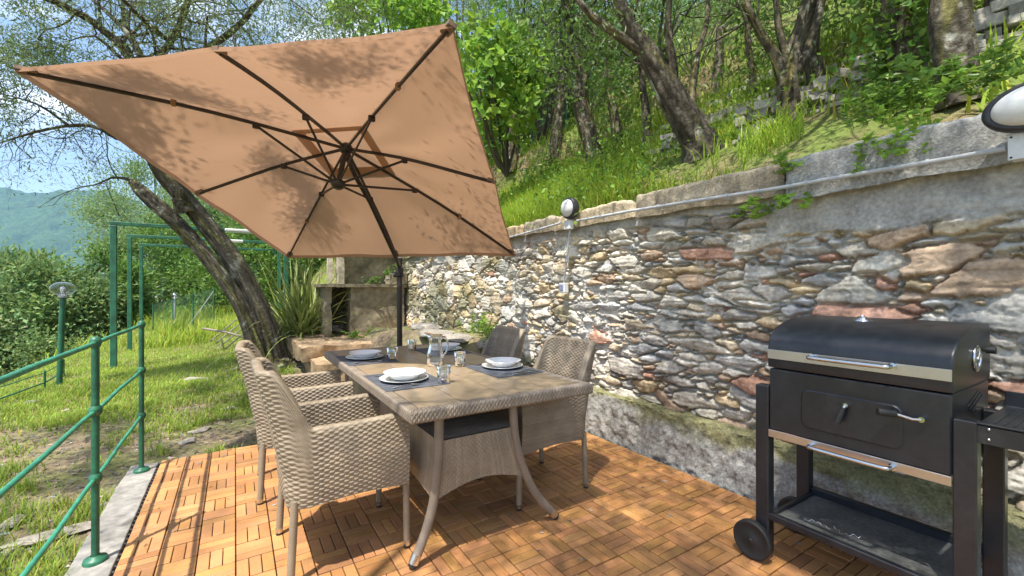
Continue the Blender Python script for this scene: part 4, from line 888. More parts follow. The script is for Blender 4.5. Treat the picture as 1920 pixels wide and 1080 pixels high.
# ---------------------------------------------------------------- foliage
def leaves(mb, C, ln, wd, up=.3, D=None, spread=1.0, cv=.3, cen=None, fold=.12, seed=0, base=(1, 1, 1)):
    """C: (n,3) leaf bases; D: optional preferred direction"""
    n = len(C); d = rng.normal(size=(n, 3))*spread
    if D is not None: d = d*.55+D
    d[:, 2] += up; d /= np.linalg.norm(d, axis=1)[:, None]
    r = rng.normal(size=(n, 3)); r[:, 2] += 1.3; s_ = np.cross(d, r); s_ /= np.linalg.norm(s_, axis=1)[:, None]+1e-9; nn = np.cross(s_, d)
    l = ln*rng.uniform(.7, 1.25, n)[:, None]; w_ = wd*rng.uniform(.75, 1.25, n)[:, None]
    a = C; b = C+d*l*.45+s_*w_*.5+nn*w_*fold; c = C+d*l-nn*l*.08; e = C+d*l*.45-s_*w_*.5+nn*w_*fold
    V = np.stack([a, b, c, e], 1).reshape(-1, 3); F = np.arange(4*n).reshape(n, 4)
    g = 1+cv*rng.normal(size=n)*.6; hue = rng.normal(size=n)*.10*cv/.3
    cc = np.stack([g*(1+hue), g, g*(1-hue*.8)], -1)*np.array(base); cc = np.clip(cc, .25, 2.2)
    return mb.add(V, F, np.repeat(cc, 4, 0), False)
def clumped(center, rad, K, n, sig, shell=.55, flat=1.0, seed=None):
    g = np.random.default_rng(seed) if seed is not None else rng
    c = g.normal(size=(K, 3)); c /= np.linalg.norm(c, axis=1)[:, None]; c *= (shell+(1-shell)*g.random(K)**.7)[:, None]
    c = c*np.array(rad); w_ = g.gamma(2.0, .5, K)+.15; w_ /= w_.sum(); k = g.choice(K, n, p=w_)
    s_ = sig*(.6+.8*g.random(K))[k, None]*np.array([1, 1, flat])
    pts = c[k]+g.normal(size=(n, 3))*s_; dirs = g.normal(size=(n, 3))*.4+(pts-c[k])/s_.clip(.01)*.4+c[k]/np.array(rad)*.5
    return pts+np.array(center), dirs, c+np.array(center)
def grow(mb, p, d, L_, r, depth, ends, g, bend=.25, up=.1, nseg=6, split=(2, 3), shrink=.68, sp=.7):
    pts = [p]; rr = [r]; d = d/np.linalg.norm(d)
    for k in range(nseg):
        d = d+g.normal(size=3)*bend*.5+np.array([0, 0, up]); d /= np.linalg.norm(d); p = p+d*L_/nseg; pts.append(p); rr.append(r*(1-.35*(k+1)/nseg))
    sg = 14 if r > .05 else (7 if r > .015 else 4)
    mb.tube(pts, rr, sg, caps=False, nz=1+g.normal(size=(len(pts), sg))*(.09 if r > .03 else .03)); ends.append((pts[-1], d, depth))
    if depth > 0:
        for k in range(g.integers(split[0], split[1]+1)):
            dd = d+g.normal(size=3)*sp; start = pts[-1] if k < 2 else pts[max(1, nseg-2)]
            grow(mb, start, dd, L_*shrink*g.uniform(.8, 1.2), rr[-1]*(.78 if k == 0 else .6), depth-1, ends, g, bend, up, max(3, nseg-1), split, shrink, sp)
def bark_tube(mb, pts, rad, seed, seg=40, ridges=7, amp=.16, cbase=1.0):
    P = smooth_path(pts, 90); r = np.interp(np.linspace(0, 1, 90), np.linspace(0, 1, len(rad)), rad); th = np.arange(seg)*2*np.pi/seg; S, T_ = np.meshgrid(np.linspace(0, 6, 90), th, indexing='ij')
    tw = T_+S*.35; nz_ = 1+amp*(np.sin(tw*ridges*.5+2*fbm(S*.6, tw*0, seed, 2))**2-.5)+amp*1.6*fbm(np.cos(tw)*2.2+S*.35, np.sin(tw)*2.2+S*.2, seed+1, 4)+.07*fbm(np.cos(tw)*7+S*1.5, np.sin(tw)*7-S, seed+4, 3)
    pat = ss(fbm(np.cos(tw)*3+S*1.1, np.sin(tw)*3+S*.7, seed+2, 4), .10, .3); mo_ = ss(fbm(np.cos(tw)*2+S*.8, np.sin(tw)*2+S*.5, seed+7, 3), .08, .26)[..., None]; c = (1+.6*fbm(np.cos(tw)*5+S, np.sin(tw)*5, seed+3, 3))[..., None]*(1-mo_+mo_*np.array([1.1, 1.15, .62]))*(1+1.1*fbm(np.cos(tw)*9+S*.6, np.sin(tw)*9+S*.6, seed+8, 3))[..., None]*(np.array([1, 1, 1])*(1-pat[..., None])+np.array([1.7, 1.75, 1.8])*pat[..., None])*cbase
    mb.tube(P, r, seg, True, colr=c, nz=nz_)
# --- the leaning olive by the deck
tr = thing('leaning_olive_tree', 'old leaning olive tree with hollow twisted trunk behind the parasol', 'olive tree', (.35, 7.6, .05))
mb = MB()
bark_tube(mb, [at(512, 715, 6.9), at(508, 665, 6.85), at(494, 600, 6.75), at(464, 532, 6.65), at(428, 474, 6.55), at(386, 420, 6.45), at(346, 370, 6.3), at(308, 325, 6.15), at(282, 272, 6.0), at(258, 205, 5.9), at(250, 140, 5.8)], [.29, .19, .135, .128, .128, .126, .122, .115, .10, .085, .07], 140, 56)
bark_tube(mb, [at(492, 700, 6.7), at(474, 630, 6.6), at(446, 562, 6.5), at(404, 500, 6.38), at(360, 448, 6.28), at(312, 400, 6.18), at(270, 362, 6.1), at(247, 340, 6.1)], [.17, .095, .085, .085, .09, .088, .08, .05], 150, 36, amp=.28)
bark_tube(mb, [at(500, 690, 6.8), at(455, 702, 6.65), at(425, 712, 6.6), at(395, 728, 6.6)], [.26, .15, .11, .03], 160, 30, amp=.2)
bark_tube(mb, [at(505, 690, 6.9), at(545, 700, 6.8), at(570, 715, 6.8)], [.26, .15, .05], 165, 30, amp=.2)
bark_tube(mb, [at(345, 395, 6.25), at(335, 372, 6.15), at(338, 352, 6.1)], [.12, .07, .02], 166, 24, amp=.3)
mb.build('trunk', M['bark'], tr)
def limb(pts, rad, name='branch'):
    m_ = MB(); P = smooth_path(pts, 40); r = .72*np.interp(np.linspace(0, 1, 40), np.linspace(0, 1, len(rad)), rad); m_.tube(P, r, 12, caps=False, nz=1+.10*rng.normal(size=(40, 12))); return m_, P
ends = []
LB = [([at(250, 150, 5.8), at(240, 104, 5.6), at(178, 44, 5.3), at(100, 0, 5.0), at(20, -60, 4.7)], [.09, .075, .06, .045, .02]),
      ([at(255, 145, 5.8), at(262, 100, 5.7), at(228, 50, 5.7), at(180, 5, 5.7), at(120, -50, 5.6)], [.07, .05, .042, .03, .015]),
      ([at(262, 105, 5.75), at(235, 48, 5.9), at(232, -10, 5.9), at(250, -80, 5.9)], [.05, .04, .03, .015]),
      ([at(270, 150, 5.8), at(330, 60, 5.7), at(360, -20, 5.4), at(400, -120, 5.0)], [.07, .055, .045, .02]),
      ([at(275, 160, 5.8), at(420, 70, 5.6), at(480, 10, 5.3), at(560, -90, 4.8)], [.07, .05, .04, .02]),
      ([at(320, 80, 5.7), at(250, 20, 5.0), at(180, -60, 4.4)], [.045, .03, .012]),
      ([at(262, 262, 6.0), at(222, 259, 5.95), at(178, 238, 5.8), at(129, 236, 5.7), at(58, 250, 5.6), at(-20, 275, 5.5)], [.06, .042, .035, .028, .02, .008]),
      ([at(129, 236, 5.7), at(78, 200, 5.5), at(27, 182, 5.4), at(-30, 170, 5.3)], [.024, .018, .012, .006]),
      ([at(246, 338, 6.1), at(213, 333, 6.05), at(180, 346, 6.0), at(147, 352, 6.0), at(92, 374, 5.9)], [.03, .02, .012, .009, .004]),
      ([at(222, 338, 6.05), at(203, 300, 6.0), at(200, 262, 6.0), at(190, 230, 6.0)], [.012, .009, .007, .003])]
gg = np.random.default_rng(5); twigm = MB()
for i, (p_, r_) in enumerate(LB):
    m_, P = limb(p_, r_); m_.build('branch', M['bark'], tr)
    if i < 8:
        for k in range(6, 40, 3 if i != 6 else 4):
            if i in (0, 1, 2, 3, 4, 5) or k > 10:
                d = gg.normal(size=3)+[0, 0, .35]; en = []
                grow(twigm, P[k], d, .55 if i < 6 else .35, max(.007, np.interp(k, [0, 39], [r_[0], r_[-1]])*.3), 2, en, gg, .5, .03, 4, (2, 3), .7, .9); ends += [(q, i) for q, dd, dp in en if dp < 2]
    else:
        for k in range(8, 40, 4):
            en = []; grow(twigm, P[k], gg.normal(size=3)+[-.5, 0, -.2], .28, .004, 2, en, gg, .5, -.03, 4, (1, 3), .75, .8)
for (px, py, dd_) in ((120, 300, 5.9), (60, 260, 5.6), (20, 270, 5.5), (170, 245, 5.8)):
    for k in range(5): en = []; grow(twigm, at(px+gg.uniform(-20, 20), 240+gg.uniform(0, 14), dd_), np.array([gg.normal()*.6, gg.normal()*.6, -1.]), .42, .005, 2, en, gg, .5, -.05, 4, (2, 3), .75, .7)
twigm.build('twigs', M['twig'], tr)
C_ = []; D_ = []
for (q, i) in ends:
    n = 17 if i < 6 else 15
    pr_ = q+gg.normal(size=(n, 3))*.13; C_.append(pr_); D_.append(gg.normal(size=(n, 3))*.5+(pr_-q)*3)
# denser boughs: (pixel, distance, radius, leaves)
for (px, py, d, r, n) in ((40, 90, 5.2, .42, 2600), (130, 120, 5.3, .34, 1900), (20, 200, 5.3, .30, 1300), (90, 30, 5.0, .4, 1100), (70, 140, 5.1, .4, 1700), (330, 60, 5.6, .5, 900), (430, 40, 5.5, .5, 1500), (540, 50, 5.6, .45, 1700), (600, 20, 5.4, .5, 1900), (380, 95, 5.7, .4, 900), (480, 85, 5.8, .4, 1100), (270, 20, 5.4, .5, 900), (650, -40, 5, .5, 1500), (520, -60, 4.6, .6, 1600), (300, -80, 4.6, .6, 1300), (30, 330, 5.6, .15, 130), (150, 200, 5.6, .25, 500), (-40, 120, 5, .5, 1500)):
    p_, d_, c_ = clumped(at(px, py, d), (r, r, r*.7), 16, int(n*.62), .11, .2); C_.append(p_); D_.append(d_)
C_ = np.concatenate(C_); D_ = np.concatenate(D_); mb = MB(); leaves(mb, C_, .060, .014, 0, D_, 1, .32); mb.build('crown', M['olive'], tr)
# --- crowns overhead that throw the dappled shade (same tree reaching over, and a second tree standing behind the camera)
def overhead(mb, tgts, z, n, r, sig=.16):
    """boughs at height z that stand between the sun and the target ground points"""
    s_ = np.array(SUN)/SUN.z
    for (x, y, z0) in tgts:
        c = np.array([x, y, z0])+s_*(z-z0); p_, d_, c_ = clumped(c, (r, r, r*.5), 14, n, sig, .1); leaves(mb, p_, .058, .013, 0, d_, 1, .3)
ot = thing('olive_tree', 'olive tree standing behind the camera whose branches shade the grill and the deck', 'olive tree', (-1.5, -2.6, -.1))
mb = MB(); bark_tube(mb, [(-1.5, -2.6, -.2), (-1.45, -2.5, .6), (-1.2, -2.2, 1.5), (-.9, -1.8, 2.5), (-.3, -1.0, 3.6), (.2, -.4, 4.4)], [.3, .22, .18, .15, .11, .05], 170, 30)
bark_tube(mb, [(-.95, -1.9, 2.3), (-1.2, -1.2, 3.4), (-1.4, -.2, 4.3), (-1.5, .6, 4.8)], [.12, .09, .06, .03], 175, 20); mb.build('trunk', M['bark'], ot)
mb = MB(); en = []; 
for st in ((-.3, -1., 3.6), (.2, -.4, 4.4), (-1.4, -.2, 4.3), (-1.5, .6, 4.8), (-.6, -1.4, 3.1)):
    for k in range(3): grow(mb, np.array(st), gg.normal(size=3)+[.5, .4, .4], 1.0, .03, 2, en, gg, .3, .08, 5)
mb.build('branches', M['bark'], ot)
mb = MB()
SH = [(2.75, 2.05, 1.2), (2.75, 1.9, .7), (2.75, 1.9, 1.6), (2.75, 1.5, 1.2), (2.75, 1.0, 1.5), (2.75, .6, 1.2), (2.6, 1.4, .3), (2.2, 2.0, 0), (1.9, 1.5, 0), (1.5, 1.3, 0), (2.3, .6, 1.0), (2.3, 1.0, .9), (2.0, .9, 0), (1.3, 1.9, 0), (1.0, 1.4, 0), (1.6, 1.0, 0), (2.4, 2.5, 0), (1.7, 2.2, 0), (2.75, .2, 1.8), (2.7, 2.2, .2)]
overhead(mb, SH, 5.2, 900, .48)
overhead(mb, [(2.6, 1.0, 1.0), (2.3, .5, .6), (2.75, 1.4, 1.9), (2.75, .9, 1.9), (2.2, 1.3, .0), (1.7, 1.6, 0), (1.3, 2.0, 0), (2.2, 2.0, 0), (1.9, 2.5, 0), (1.3, 1.2, 0)], 6.0, 1100, .6)
overhead(mb, [(1.0, 2.2, .75), (1.4, 2.9, .75), (.9, 3.1, .75), (.3, 2.3, .7), (.5, 2.7, .3)], 5.0, 120, .40, .1)
mb.build('crown', M['olive'], ot)
mb = MB()   # boughs of the leaning tree that shade the canopy
for (u, v, n, r) in ((-.82, -.80, 1500, .30), (-.62, -.82, 1500, .28), (-.42, -.66, 900, .24), (-.28, -.45, 450, .2), (.30, -.80, 1300, .26), (.52, -.86, 500, .24), (-.50, -.05, 700, .26), (-.42, .22, 1300, .26), (-.50, .48, 1300, .26), (-.62, .62, 600, .2)):
    c = can(np.array(u), np.array(v)); c = c+np.array(SUN)*3.6; p_, d_, c_ = clumped(c, (r*.8, r*.8, r*.5), 9, int(n*.8), .065, .1); leaves(mb, p_, .055, .013, 0, d_, 1, .3)
mb.build('crown', M['olive'], tr)
# shade on the lawn comes from high boughs of the same tree
mb = MB()
for (x, y) in ((-1.25, 3.0), (-1.6, 3.7), (-.9, 4.5), (-.1, 4.9), (.2, 6.0), (-1.0, 5.9), (-.2, 7.0), (-2.1, 3.2), (-1.9, 4.4), (-1.2, 2.3)):
    c = np.array([x, y, 0])+np.array(SUN)/SUN.z*gg.uniform(4.8, 6.2); p_, d_, c_ = clumped(c, (.6, .6, .3), 16, 1700, .12, .1); leaves(mb, p_, .075, .022, 0, d_, 1, .3)
mb.build('crown', M['olive'], tr)
# --- trees on the hillside
OG = 'trees on the hillside above the wall'
def hill_tree(base, pts, rad, crown, label, seed, extra=(), m='olive', ln=.07, wd=.016, name='olive_tree', cat='olive tree', forks=3, nlv=7000, bk='bark', sg=.22, flen=1.0):
    g = np.random.default_rng(seed); b = np.array(pts[0]); t = thing(name, label, cat, tuple(b), OG); mb = MB(); bark_tube(mb, pts, rad, seed*10, 26)
    for e_, (ep, er_) in enumerate(extra): bark_tube(mb, ep, er_, seed*10+e_+1, 16, amp=.1)
    en = []; top = np.array(pts[-1]); mid = np.array(pts[-2]); n0 = forks
    tops = [top, mid*.5+top*.5]+[np.array(e_[0][-1]) for e_ in extra]
    for k in range(n0): grow(mb, tops[k % len(tops)], g.normal(size=3)*.6+[0, 0, .9], flen, rad[-1]*.6, 2, en, g, .35, .05, 5, (2, 3), .75)
    mb.build('trunk', M[bk], t)
    mb = MB(); E_ = np.array([q for q, d, dp in en if dp < 2]); k = g.integers(0, len(E_), nlv); p_ = E_[k]+g.normal(size=(nlv, 3))*sg*(.5+g.random(len(E_)))[k, None]; leaves(mb, p_, ln, wd, 0, (p_-E_[k])*2+g.normal(size=(nlv, 3))*.5, 1, .32)
    mb.build('crown', M[m], t); return t
def hp(px, py, d0=None):    # where the view ray meets the hillside
    r = fwd+rgt*(px-960)/FPX+np.array([0, 0, 1.])*(540-py)/FPX
    for d in np.arange(1.5, 60, .03):
        p = np.array([0, 0, HC])+r*d
        if p[0] > 2.95 and p[2] < hill_z(p[0], p[1]): return p, d
    return p, d
def path_px(lst, d): return [at(x, y, d*k) for x, y, k in lst]
b, d = hp(1312, 292); k_ = d/4.5
hill_tree(b, path_px([(1322, 300, 1.), (1308, 262, 1), (1280, 215, 1), (1252, 165, 1), (1222, 110, 1), (1188, 60, 1), (1165, 10, 1), (1150, -50, 1)], d), [r*k_*.84 for r in (.26, .19, .17, .155, .12, .09, .07, .05)], None, 'olive tree with thick pale crooked trunk just above the wall, leaning left', 401, forks=9, nlv=9000, extra=[(path_px([(1300, 250, 1), (1296, 190, 1), (1306, 110, 1.02), (1325, 40, 1.03), (1330, -60, 1.05)], d), [.05, .035, .028, .022, .012]), (path_px([(1262, 185, 1), (1262, 120, .98), (1252, 50, .97), (1262, -60, .95)], d), [.05, .04, .03, .015]), (path_px([(1215, 105, 1), (1150, 60, 1), (1100, 20, 1), (1040, -60, 1)], d), [.05, .04, .03, .015])])
b, d = hp(1482, 232); k_ = d/4.
hill_tree(b, path_px([(1478, 240, 1), (1480, 200, 1), (1476, 150, 1), (1484, 100, 1), (1500, 50, 1), (1512, 0, 1), (1530, -60, 1)], d), [r*k_*.72 for r in (.16, .12, .11, .095, .06, .05, .03)], None, 'dark slim tree forking like a V in the middle of the slope', 402, forks=8, nlv=4500, m='olive', extra=[(path_px([(1477, 165, 1), (1455, 110, 1), (1425, 60, 1), (1390, -10, 1), (1370, -90, 1)], d), [.06, .04, .032, .025, .014]), (path_px([(1484, 140, 1), (1512, 100, 1), (1532, 40, 1), (1548, -40, 1)], d), [.055, .045, .035, .02]), (path_px([(1480, 120, 1), (1462, 60, 1), (1455, 0, 1), (1440, -80, 1)], d), [.035, .028, .022, .012])])
b, d = hp(1540, 190); hill_tree(b, path_px([(1540, 195, 1), (1530, 140, 1), (1518, 90, 1), (1524, 30, 1), (1530, -40, 1)], d), [.13*d/5, .10*d/5, .09*d/5, .08*d/5, .05*d/5], None, 'thin dark trunk standing just right of the V-shaped tree', 403, forks=3, nlv=4000)
b, d = hp(1718, 178); k_ = d/3.1
hill_tree(b, path_px([(1722, 186, 1), (1700, 130, 1), (1688, 70, 1), (1678, 10, 1), (1660, -120, 1), (1640, -330, 1)], d), [r*k_ for r in (.12, .095, .09, .09, .08, .06)], None, 'ivy covered trunk near the right edge of the slope', 404, forks=4, nlv=2500)
b, d = hp(1795, 190); k_ = d/2.55
hill_tree(b, path_px([(1800, 200, 1), (1794, 150, 1), (1788, 90, 1), (1784, 20, 1), (1790, -100, 1), (1800, -400, 1)], d), [r*k_*.82 for r in (.15, .118, .11, .108, .1, .08)], None, 'thick dark straight trunk nearest the big wall lamp', 405, forks=4, nlv=2500)
b, d = hp(1118, 300); k_ = d/7.7
hill_tree(b, path_px([(1116, 306, 1), (1104, 250, 1), (1088, 190, 1), (1092, 130, 1), (1070, 80, 1), (1060, 20, 1)], d), [r*k_ for r in (.20, .15, .13, .11, .09, .06)], None, 'old olive tree with grey crown right of the fig shrub', 406, forks=7, nlv=12000, ln=.09, wd=.022, flen=1.3)
for i, (px, py, lx_, hh, r, lab) in enumerate([(1215, 268, -12, 150, .06, 'thin leaning trunk left of the thick crooked olive'), (1268, 252, -30, 150, .07, 'slender dark tree leaning left behind the thick crooked olive'), (1160, 280, -25, 170, .07, 'slim dark tree between the grey olive and the leaning trunks'), (1345, 172, 5, 130, .07, 'small distant trunk right of the thick crooked olive'), (1040, 300, 20, 200, .08, 'slim tree beside the wire mesh fence on the slope'), (1415, 190, -15, 150, .05, 'thin tree left of the V-shaped tree'), (960, 320, 10, 200, .09, 'dark tree just right of the parasol above the wall'), (1640, 110, 6, 150, .05, 'thin upright stem left of the ivy covered trunk'), (1860, 60, 5, 120, .1, 'tree high on the slope at the right edge')]):
    b, d = hp(px, py); hill_tree(b, path_px([(px, py+6, 1), (px+lx_*.3, py-hh*.35, 1), (px+lx_*.8, py-hh*.7, 1), (px+lx_, py-hh, 1)], d), [r*1.3*d/7, r*d/7, r*.9*d/7, r*.6*d/7], None, lab, 410+i, forks=4, nlv=2600, m='leaf' if i % 3 else 'olive', ln=.085, wd=.035 if i % 3 else .02, name='young_tree', cat='tree', flen=1.0)
# fig shrub
def shrub(ctr, rad, K, n, ln, wd, m, label, name='shrub', cat='shrub', group=None, sig=.2, stems=6, cv=.3, shell=.5, seed=1, base=None, up=.2):
    c = np.array(ctr, float); t = thing(name, label, cat, (c[0], c[1], c[2]-rad[2]), group); mb = MB()
    p_, d_, cc_ = clumped(c, rad, K, n, sig, shell, seed=seed); leaves(mb, p_, ln, wd, up, d_, 1, cv); mb.build('foliage', M[m], t)
    mb = MB(); b0 = np.array(base if base is not None else [c[0], c[1], c[2]-rad[2]-.1])
    for k in range(min(stems, len(cc_))): mb.tube(smooth_path([b0, b0*.6+cc_[k]*.4+rng.normal(size=3)*.08, cc_[k]], 10), [.028*rad[2]*(1-.07*j) for j in range(10)], 6, caps=False)
    mb.build('stems', M['twig'], t); return t
shrub(at(930, 150, 6.6), (.55, .55, .95), 44, 1300, .15, .115, 'leaf_bright', 'bright green broad-leaved fig shrub right of the parasol corner', 'fig_shrub', 'shrub', sig=.14, stems=12, base=at(950, 330, 6.9), seed=11)
shrub(at(745, 20, 7.6), (1.0, .8, .75), 44, 1900, .14, .105, 'leaf_bright', 'bright green fig branches rising above the top edge of the parasol', 'fig_shrub', 'shrub', sig=.17, stems=12, base=at(760, 330, 8.0), seed=12)
# wood on the far slope (reads as one mass)
mb = MB(); nW = 52000; gw = np.random.default_rng(77); Kw = 380
cxw = gw.uniform(4.5, 34, Kw)**1.0; cyw = gw.uniform(-2, 46, Kw); dd = (cxw*fwd[0]+cyw*fwd[1]); keep = (np.hypot(cxw, cyw) > 8.5); cxw = cxw[keep]; cyw = cyw[keep]
czw = hill_z(cxw, cyw)+gw.uniform(.8, 4.6, len(cxw)); cen = np.stack([cxw, cyw, czw], -1); k = gw.integers(0, len(cen), nW)
sc_w = np.clip(np.linalg.norm(cen[k], axis=1)/14, .6, 2.2)
pts = cen[k]+gw.normal(size=(nW, 3))*np.array([.75, .75, .6])*1.0
mb = MB(); o_ = rng; 
for a_, b_, nm in ((0, nW*55//100, 'leaf'), (nW*55//100, nW, 'olive')):
    mb = MB(); leaves(mb, pts[a_:b_], .20, .10, .1, (pts[a_:b_]-cen[k[a_:b_]])*.8, 1, .35); tag(mb.build('woodland', M[nm]), kind='stuff', label='dense wood of green and grey trees covering the slope' if nm == 'leaf' else 'greyish olive wood mixed into the slope', cat='woodland')
# undergrowth on the slope
mb = MB(); C_ = []
gq = np.random.default_rng(88)
for k in range(360):
    x = 3.0+gq.exponential(3.2); y = gq.uniform(-.8, 16)
    if (vn(x*.6, y*.6, 201) < -.04 and x < 9) or (y < 1.6 and x < 4.8): continue
    z = float(hill_z(x, y)); r = gq.uniform(.12, .38); n = int(90+r*260); q = np.array([x, y, z+r*.4])+gq.normal(size=(n, 3))*[r, r, r*.5]; q[:, 2] = np.maximum(q[:, 2], hill_z(q[:, 0], q[:, 1])); C_.append(q)
C_ = np.concatenate(C_); dz = np.linalg.norm(C_, axis=1); leaves(mb, C_, .055, .03, .25, None, 1, .35, base=(1.25, 1.2, 1)); tag(mb.build('undergrowth', M['leaf']), kind='stuff', label='low leafy undergrowth on the slope between the trees', cat='undergrowth')
# ivy on trunk, weeds over the coping
for (px, py, n, r, hh, m, lab) in ((1690, 60, 1300, .13, .7, 'leaf', 'ivy leaves climbing the trunk near the right of the slope'),):
    b, d = hp(1718, 178); p0 = at(1690, 80, d); q = p0+gq.normal(size=(n, 3))*[.10, .10, .32]; mb = MB(); leaves(mb, q, .05, .045, 0, None, 1, .3); tag(mb.build('ivy', M[m]), lab, 'ivy')
def weed(p, h, n, label, m='leaf_bright', ln=.042, wd=.022, sp=.09, name='weed_plant'):
    t = thing(name, label, 'weeds', tuple(p), 'leafy weeds on the wall top'); mb = MB(); mb2 = MB(); C_ = []; D_ = []
    for k in range(n):
        b0 = np.array(p)+gq.normal(size=3)*[sp, sp, .01]; tip = b0+gq.normal(size=3)*[.08, .08, .03]+[0, 0, h*gq.uniform(.6, 1.1)]
        if h < 0: tip = b0+np.array([-abs(gq.normal())*.05-.03, gq.normal()*.06, h*gq.uniform(.5, 1)])
        S = smooth_path([b0, (b0+tip)/2+gq.normal(size=3)*.02, tip], 12); mb2.tube(S, .0022, 4, caps=False)
        for j in range(2, 12):
            for e in range(3): C_.append(S[j]); v = gq.normal(size=3); v[2] = .15; D_.append(v*1.2)
    leaves(mb, np.array(C_), ln, wd, .1, np.array(D_), .4, .25); mb.build('foliage', M[m], t); mb2.build('stems', M['grass'], t)
weed(wx(1675, 228, 2.80)+[0, 0, 0], .16, 9, 'leafy green weed growing over the grey concrete wall top'); weed(wx(1672, 235, 2.70), -.20, 9, 'trailing green weed hanging down the grey concrete wall top')
weed(wx(1650, 222, 2.95), .18, 7, 'tall nettle-like weeds behind the grey wall top', 'leaf', .045, .022); weed(wx(1740, 190, 2.95), .16, 12, 'broad leaved weeds behind the wall top left of the big lamp', 'leaf', .05, .026); weed(wx(1820, 170, 3.0), .16, 12, 'weeds behind the wall top at the big lamp', 'leaf', .05, .026)
weed(wx(1462, 375, 2.75), -.10, 8, 'small green weed in the joint between the two wall tops'); weed(wx(1452, 330, 2.78), .08, 6, 'small weed on the end of the tan wall top')
weed(np.array([2.55, 4.75, .70]), .20, 12, 'bright green weeds at the foot of the wall beside the flat stones'); weed(np.array([2.6, 4.4, .62]), .2, 10, 'bright weeds behind the shaded armchair'); weed(np.array([1.75, 7.6, .42]), .12, 12, 'low weeds in front of the concrete barbecue'); weed(np.array([2.1, 8.0, 1.36]), .12, 10, 'weeds growing on the counter of the concrete barbecue', 'leaf'); weed(np.array([2.5, 8.0, 1.5]), .2, 14, 'weeds growing on the wall end beside the concrete barbecue', 'leaf')
# grass
def blades(mb, X, Y, Z, h, wd, lean, g, base=(1, 1, 1), cv=.3):
    n = len(X); a = g.uniform(0, 6.283, n); d = np.stack([np.cos(a), np.sin(a)], -1); hh = h*g.uniform(.5, 1.3, n); l = lean*hh*g.uniform(.2, 1.3, n); s_ = np.stack([-d[:, 1], d[:, 0]], -1)*(wd*g.uniform(.6, 1.3, n))[:, None]/2
    B = np.stack([X, Y, Z], -1); m_ = B.copy(); m_[:, :2] += d*(l*.35)[:, None]; m_[:, 2] += hh*.6; T_ = B.copy(); T_[:, :2] += d*l[:, None]; T_[:, 2] += hh
    V = np.zeros((n, 5, 3)); V[:, 0] = B; V[:, 1] = B; V[:, 0, :2] -= s_; V[:, 1, :2] += s_; V[:, 2] = m_; V[:, 2, :2] += s_*.8; V[:, 3] = m_; V[:, 3, :2] -= s_*.8; V[:, 4] = T_
    i = np.arange(n)*5; F = np.concatenate([np.stack([i, i+1, i+2, i+3], 1), np.stack([i+3, i+2, i+4, i+4], 1)])
    gcol = 1+cv*g.normal(size=n)*.5; dry = (g.random(n) < .12)[:, None]; c = np.where(dry, np.array([1.7, 1.1, 1.6]), np.array([1., 1., 1.]))*gcol[:, None]*np.array(base); mb.add(V.reshape(-1, 3), F, np.repeat(np.clip(c, .3, 2.2), 5, 0), False)
gr_ = np.random.default_rng(99)
n = 420000; dd = gr_.uniform(1.6, 17, n)**1.0; X = gr_.uniform(-6.5, 3, n); Y = gr_.uniform(.3, 18, n)
dist_ = np.hypot(X, Y); pk = gr_.random(n) < np.clip(7.0/dist_, .25, 1)
dens = ss(fbm(X*.9, Y*.9, 210, 4)+.30*ss(Y, 5, 8)-.06*ss(Y, 5.0, 3)*ss(X, -1.6, -.7), -.40, -.04)
inside = ((X > -.66) & (Y < 4.18)) | ((X > .75) & (Y > 6.25) & (Y < 9.1)) | ((X > -.3) & (Y < 5.4))
k = pk & (gr_.random(n) < dens) & ~inside & (X > edge_x(Y)-1.2); X, Y = X[k], Y[k]; Z = ground_z(X, Y)-.005
mb = MB(); blades(mb, X, Y, Z, .056, .009, .9, gr_, (1.05, 1.05, 1)); 
n = 9000; X = gr_.uniform(-4, .4, n); Y = gr_.uniform(1, 8, n); k = (fbm(X*2.2, Y*2.2, 211, 3) > .16) & ~(((X > -.66) & (Y < 4.18))); X = np.repeat(X[k], 9)+gr_.normal(size=k.sum()*9)*.02; Y = np.repeat(Y[k], 9)+gr_.normal(size=k.sum()*9)*.02; kk = ~((X > -.64) & (Y < 4.16)); X = X[kk]; Y = Y[kk]; blades(mb, X, Y, ground_z(X, Y)-.005, .085, .006, .8, gr_)
tag(mb.build('lawn_grass', M['grass']), kind='stuff', label='patchy short lawn grass left of the deck', cat='grass')
n = 60000; X = 2.93+gr_.exponential(.75, n); Y = gr_.uniform(1.2, 13, n); k = gr_.random(n) < ss(fbm(X*.9, Y*.9, 215, 3)+.3*ss(Y, 2, 3.2), -.12, .15); X, Y = X[k], Y[k]
mb = MB(); blades(mb, X, Y, hill_z(X, Y)-.01, .20, .009, .9, gr_, (1.15, 1.2, .9)); n = 42000; X = gr_.uniform(3.2, 16, n); Y = gr_.uniform(-.5, 15, n); k = fbm(X*.7, Y*.7, 216, 3) > -.06; X, Y = X[k], Y[k]; blades(mb, X, Y, hill_z(X, Y)-.01, .2, .016, .9, gr_, (1.2, 1.2, .9))
tag(mb.build('long_grass', M['grass']), kind='stuff', label='long bright green grass growing behind the wall top', cat='grass')
n = 16000; X = gr_.uniform(-4, 1.6, n); Y = gr_.uniform(11.5, 22, n); mb = MB(); k = fbm(X*.8, Y*.8, 217, 3) > -.1; X, Y = X[k], Y[k]; blades(mb, X, Y, ground_z(X, Y), .35, .018, .7, gr_, (1.2, 1.15, .9)); n = 9000; X = gr_.uniform(.2, 1.2, n); Y = gr_.uniform(9, 12.5, n); blades(mb, X, Y, ground_z(X, Y), .4, .014, .7, gr_, (1.25, 1.2, .9)); tag(mb.build('rough_grass', M['grass']), kind='stuff', label='rough tall grass and weeds around the wire mesh fence', cat='grass')
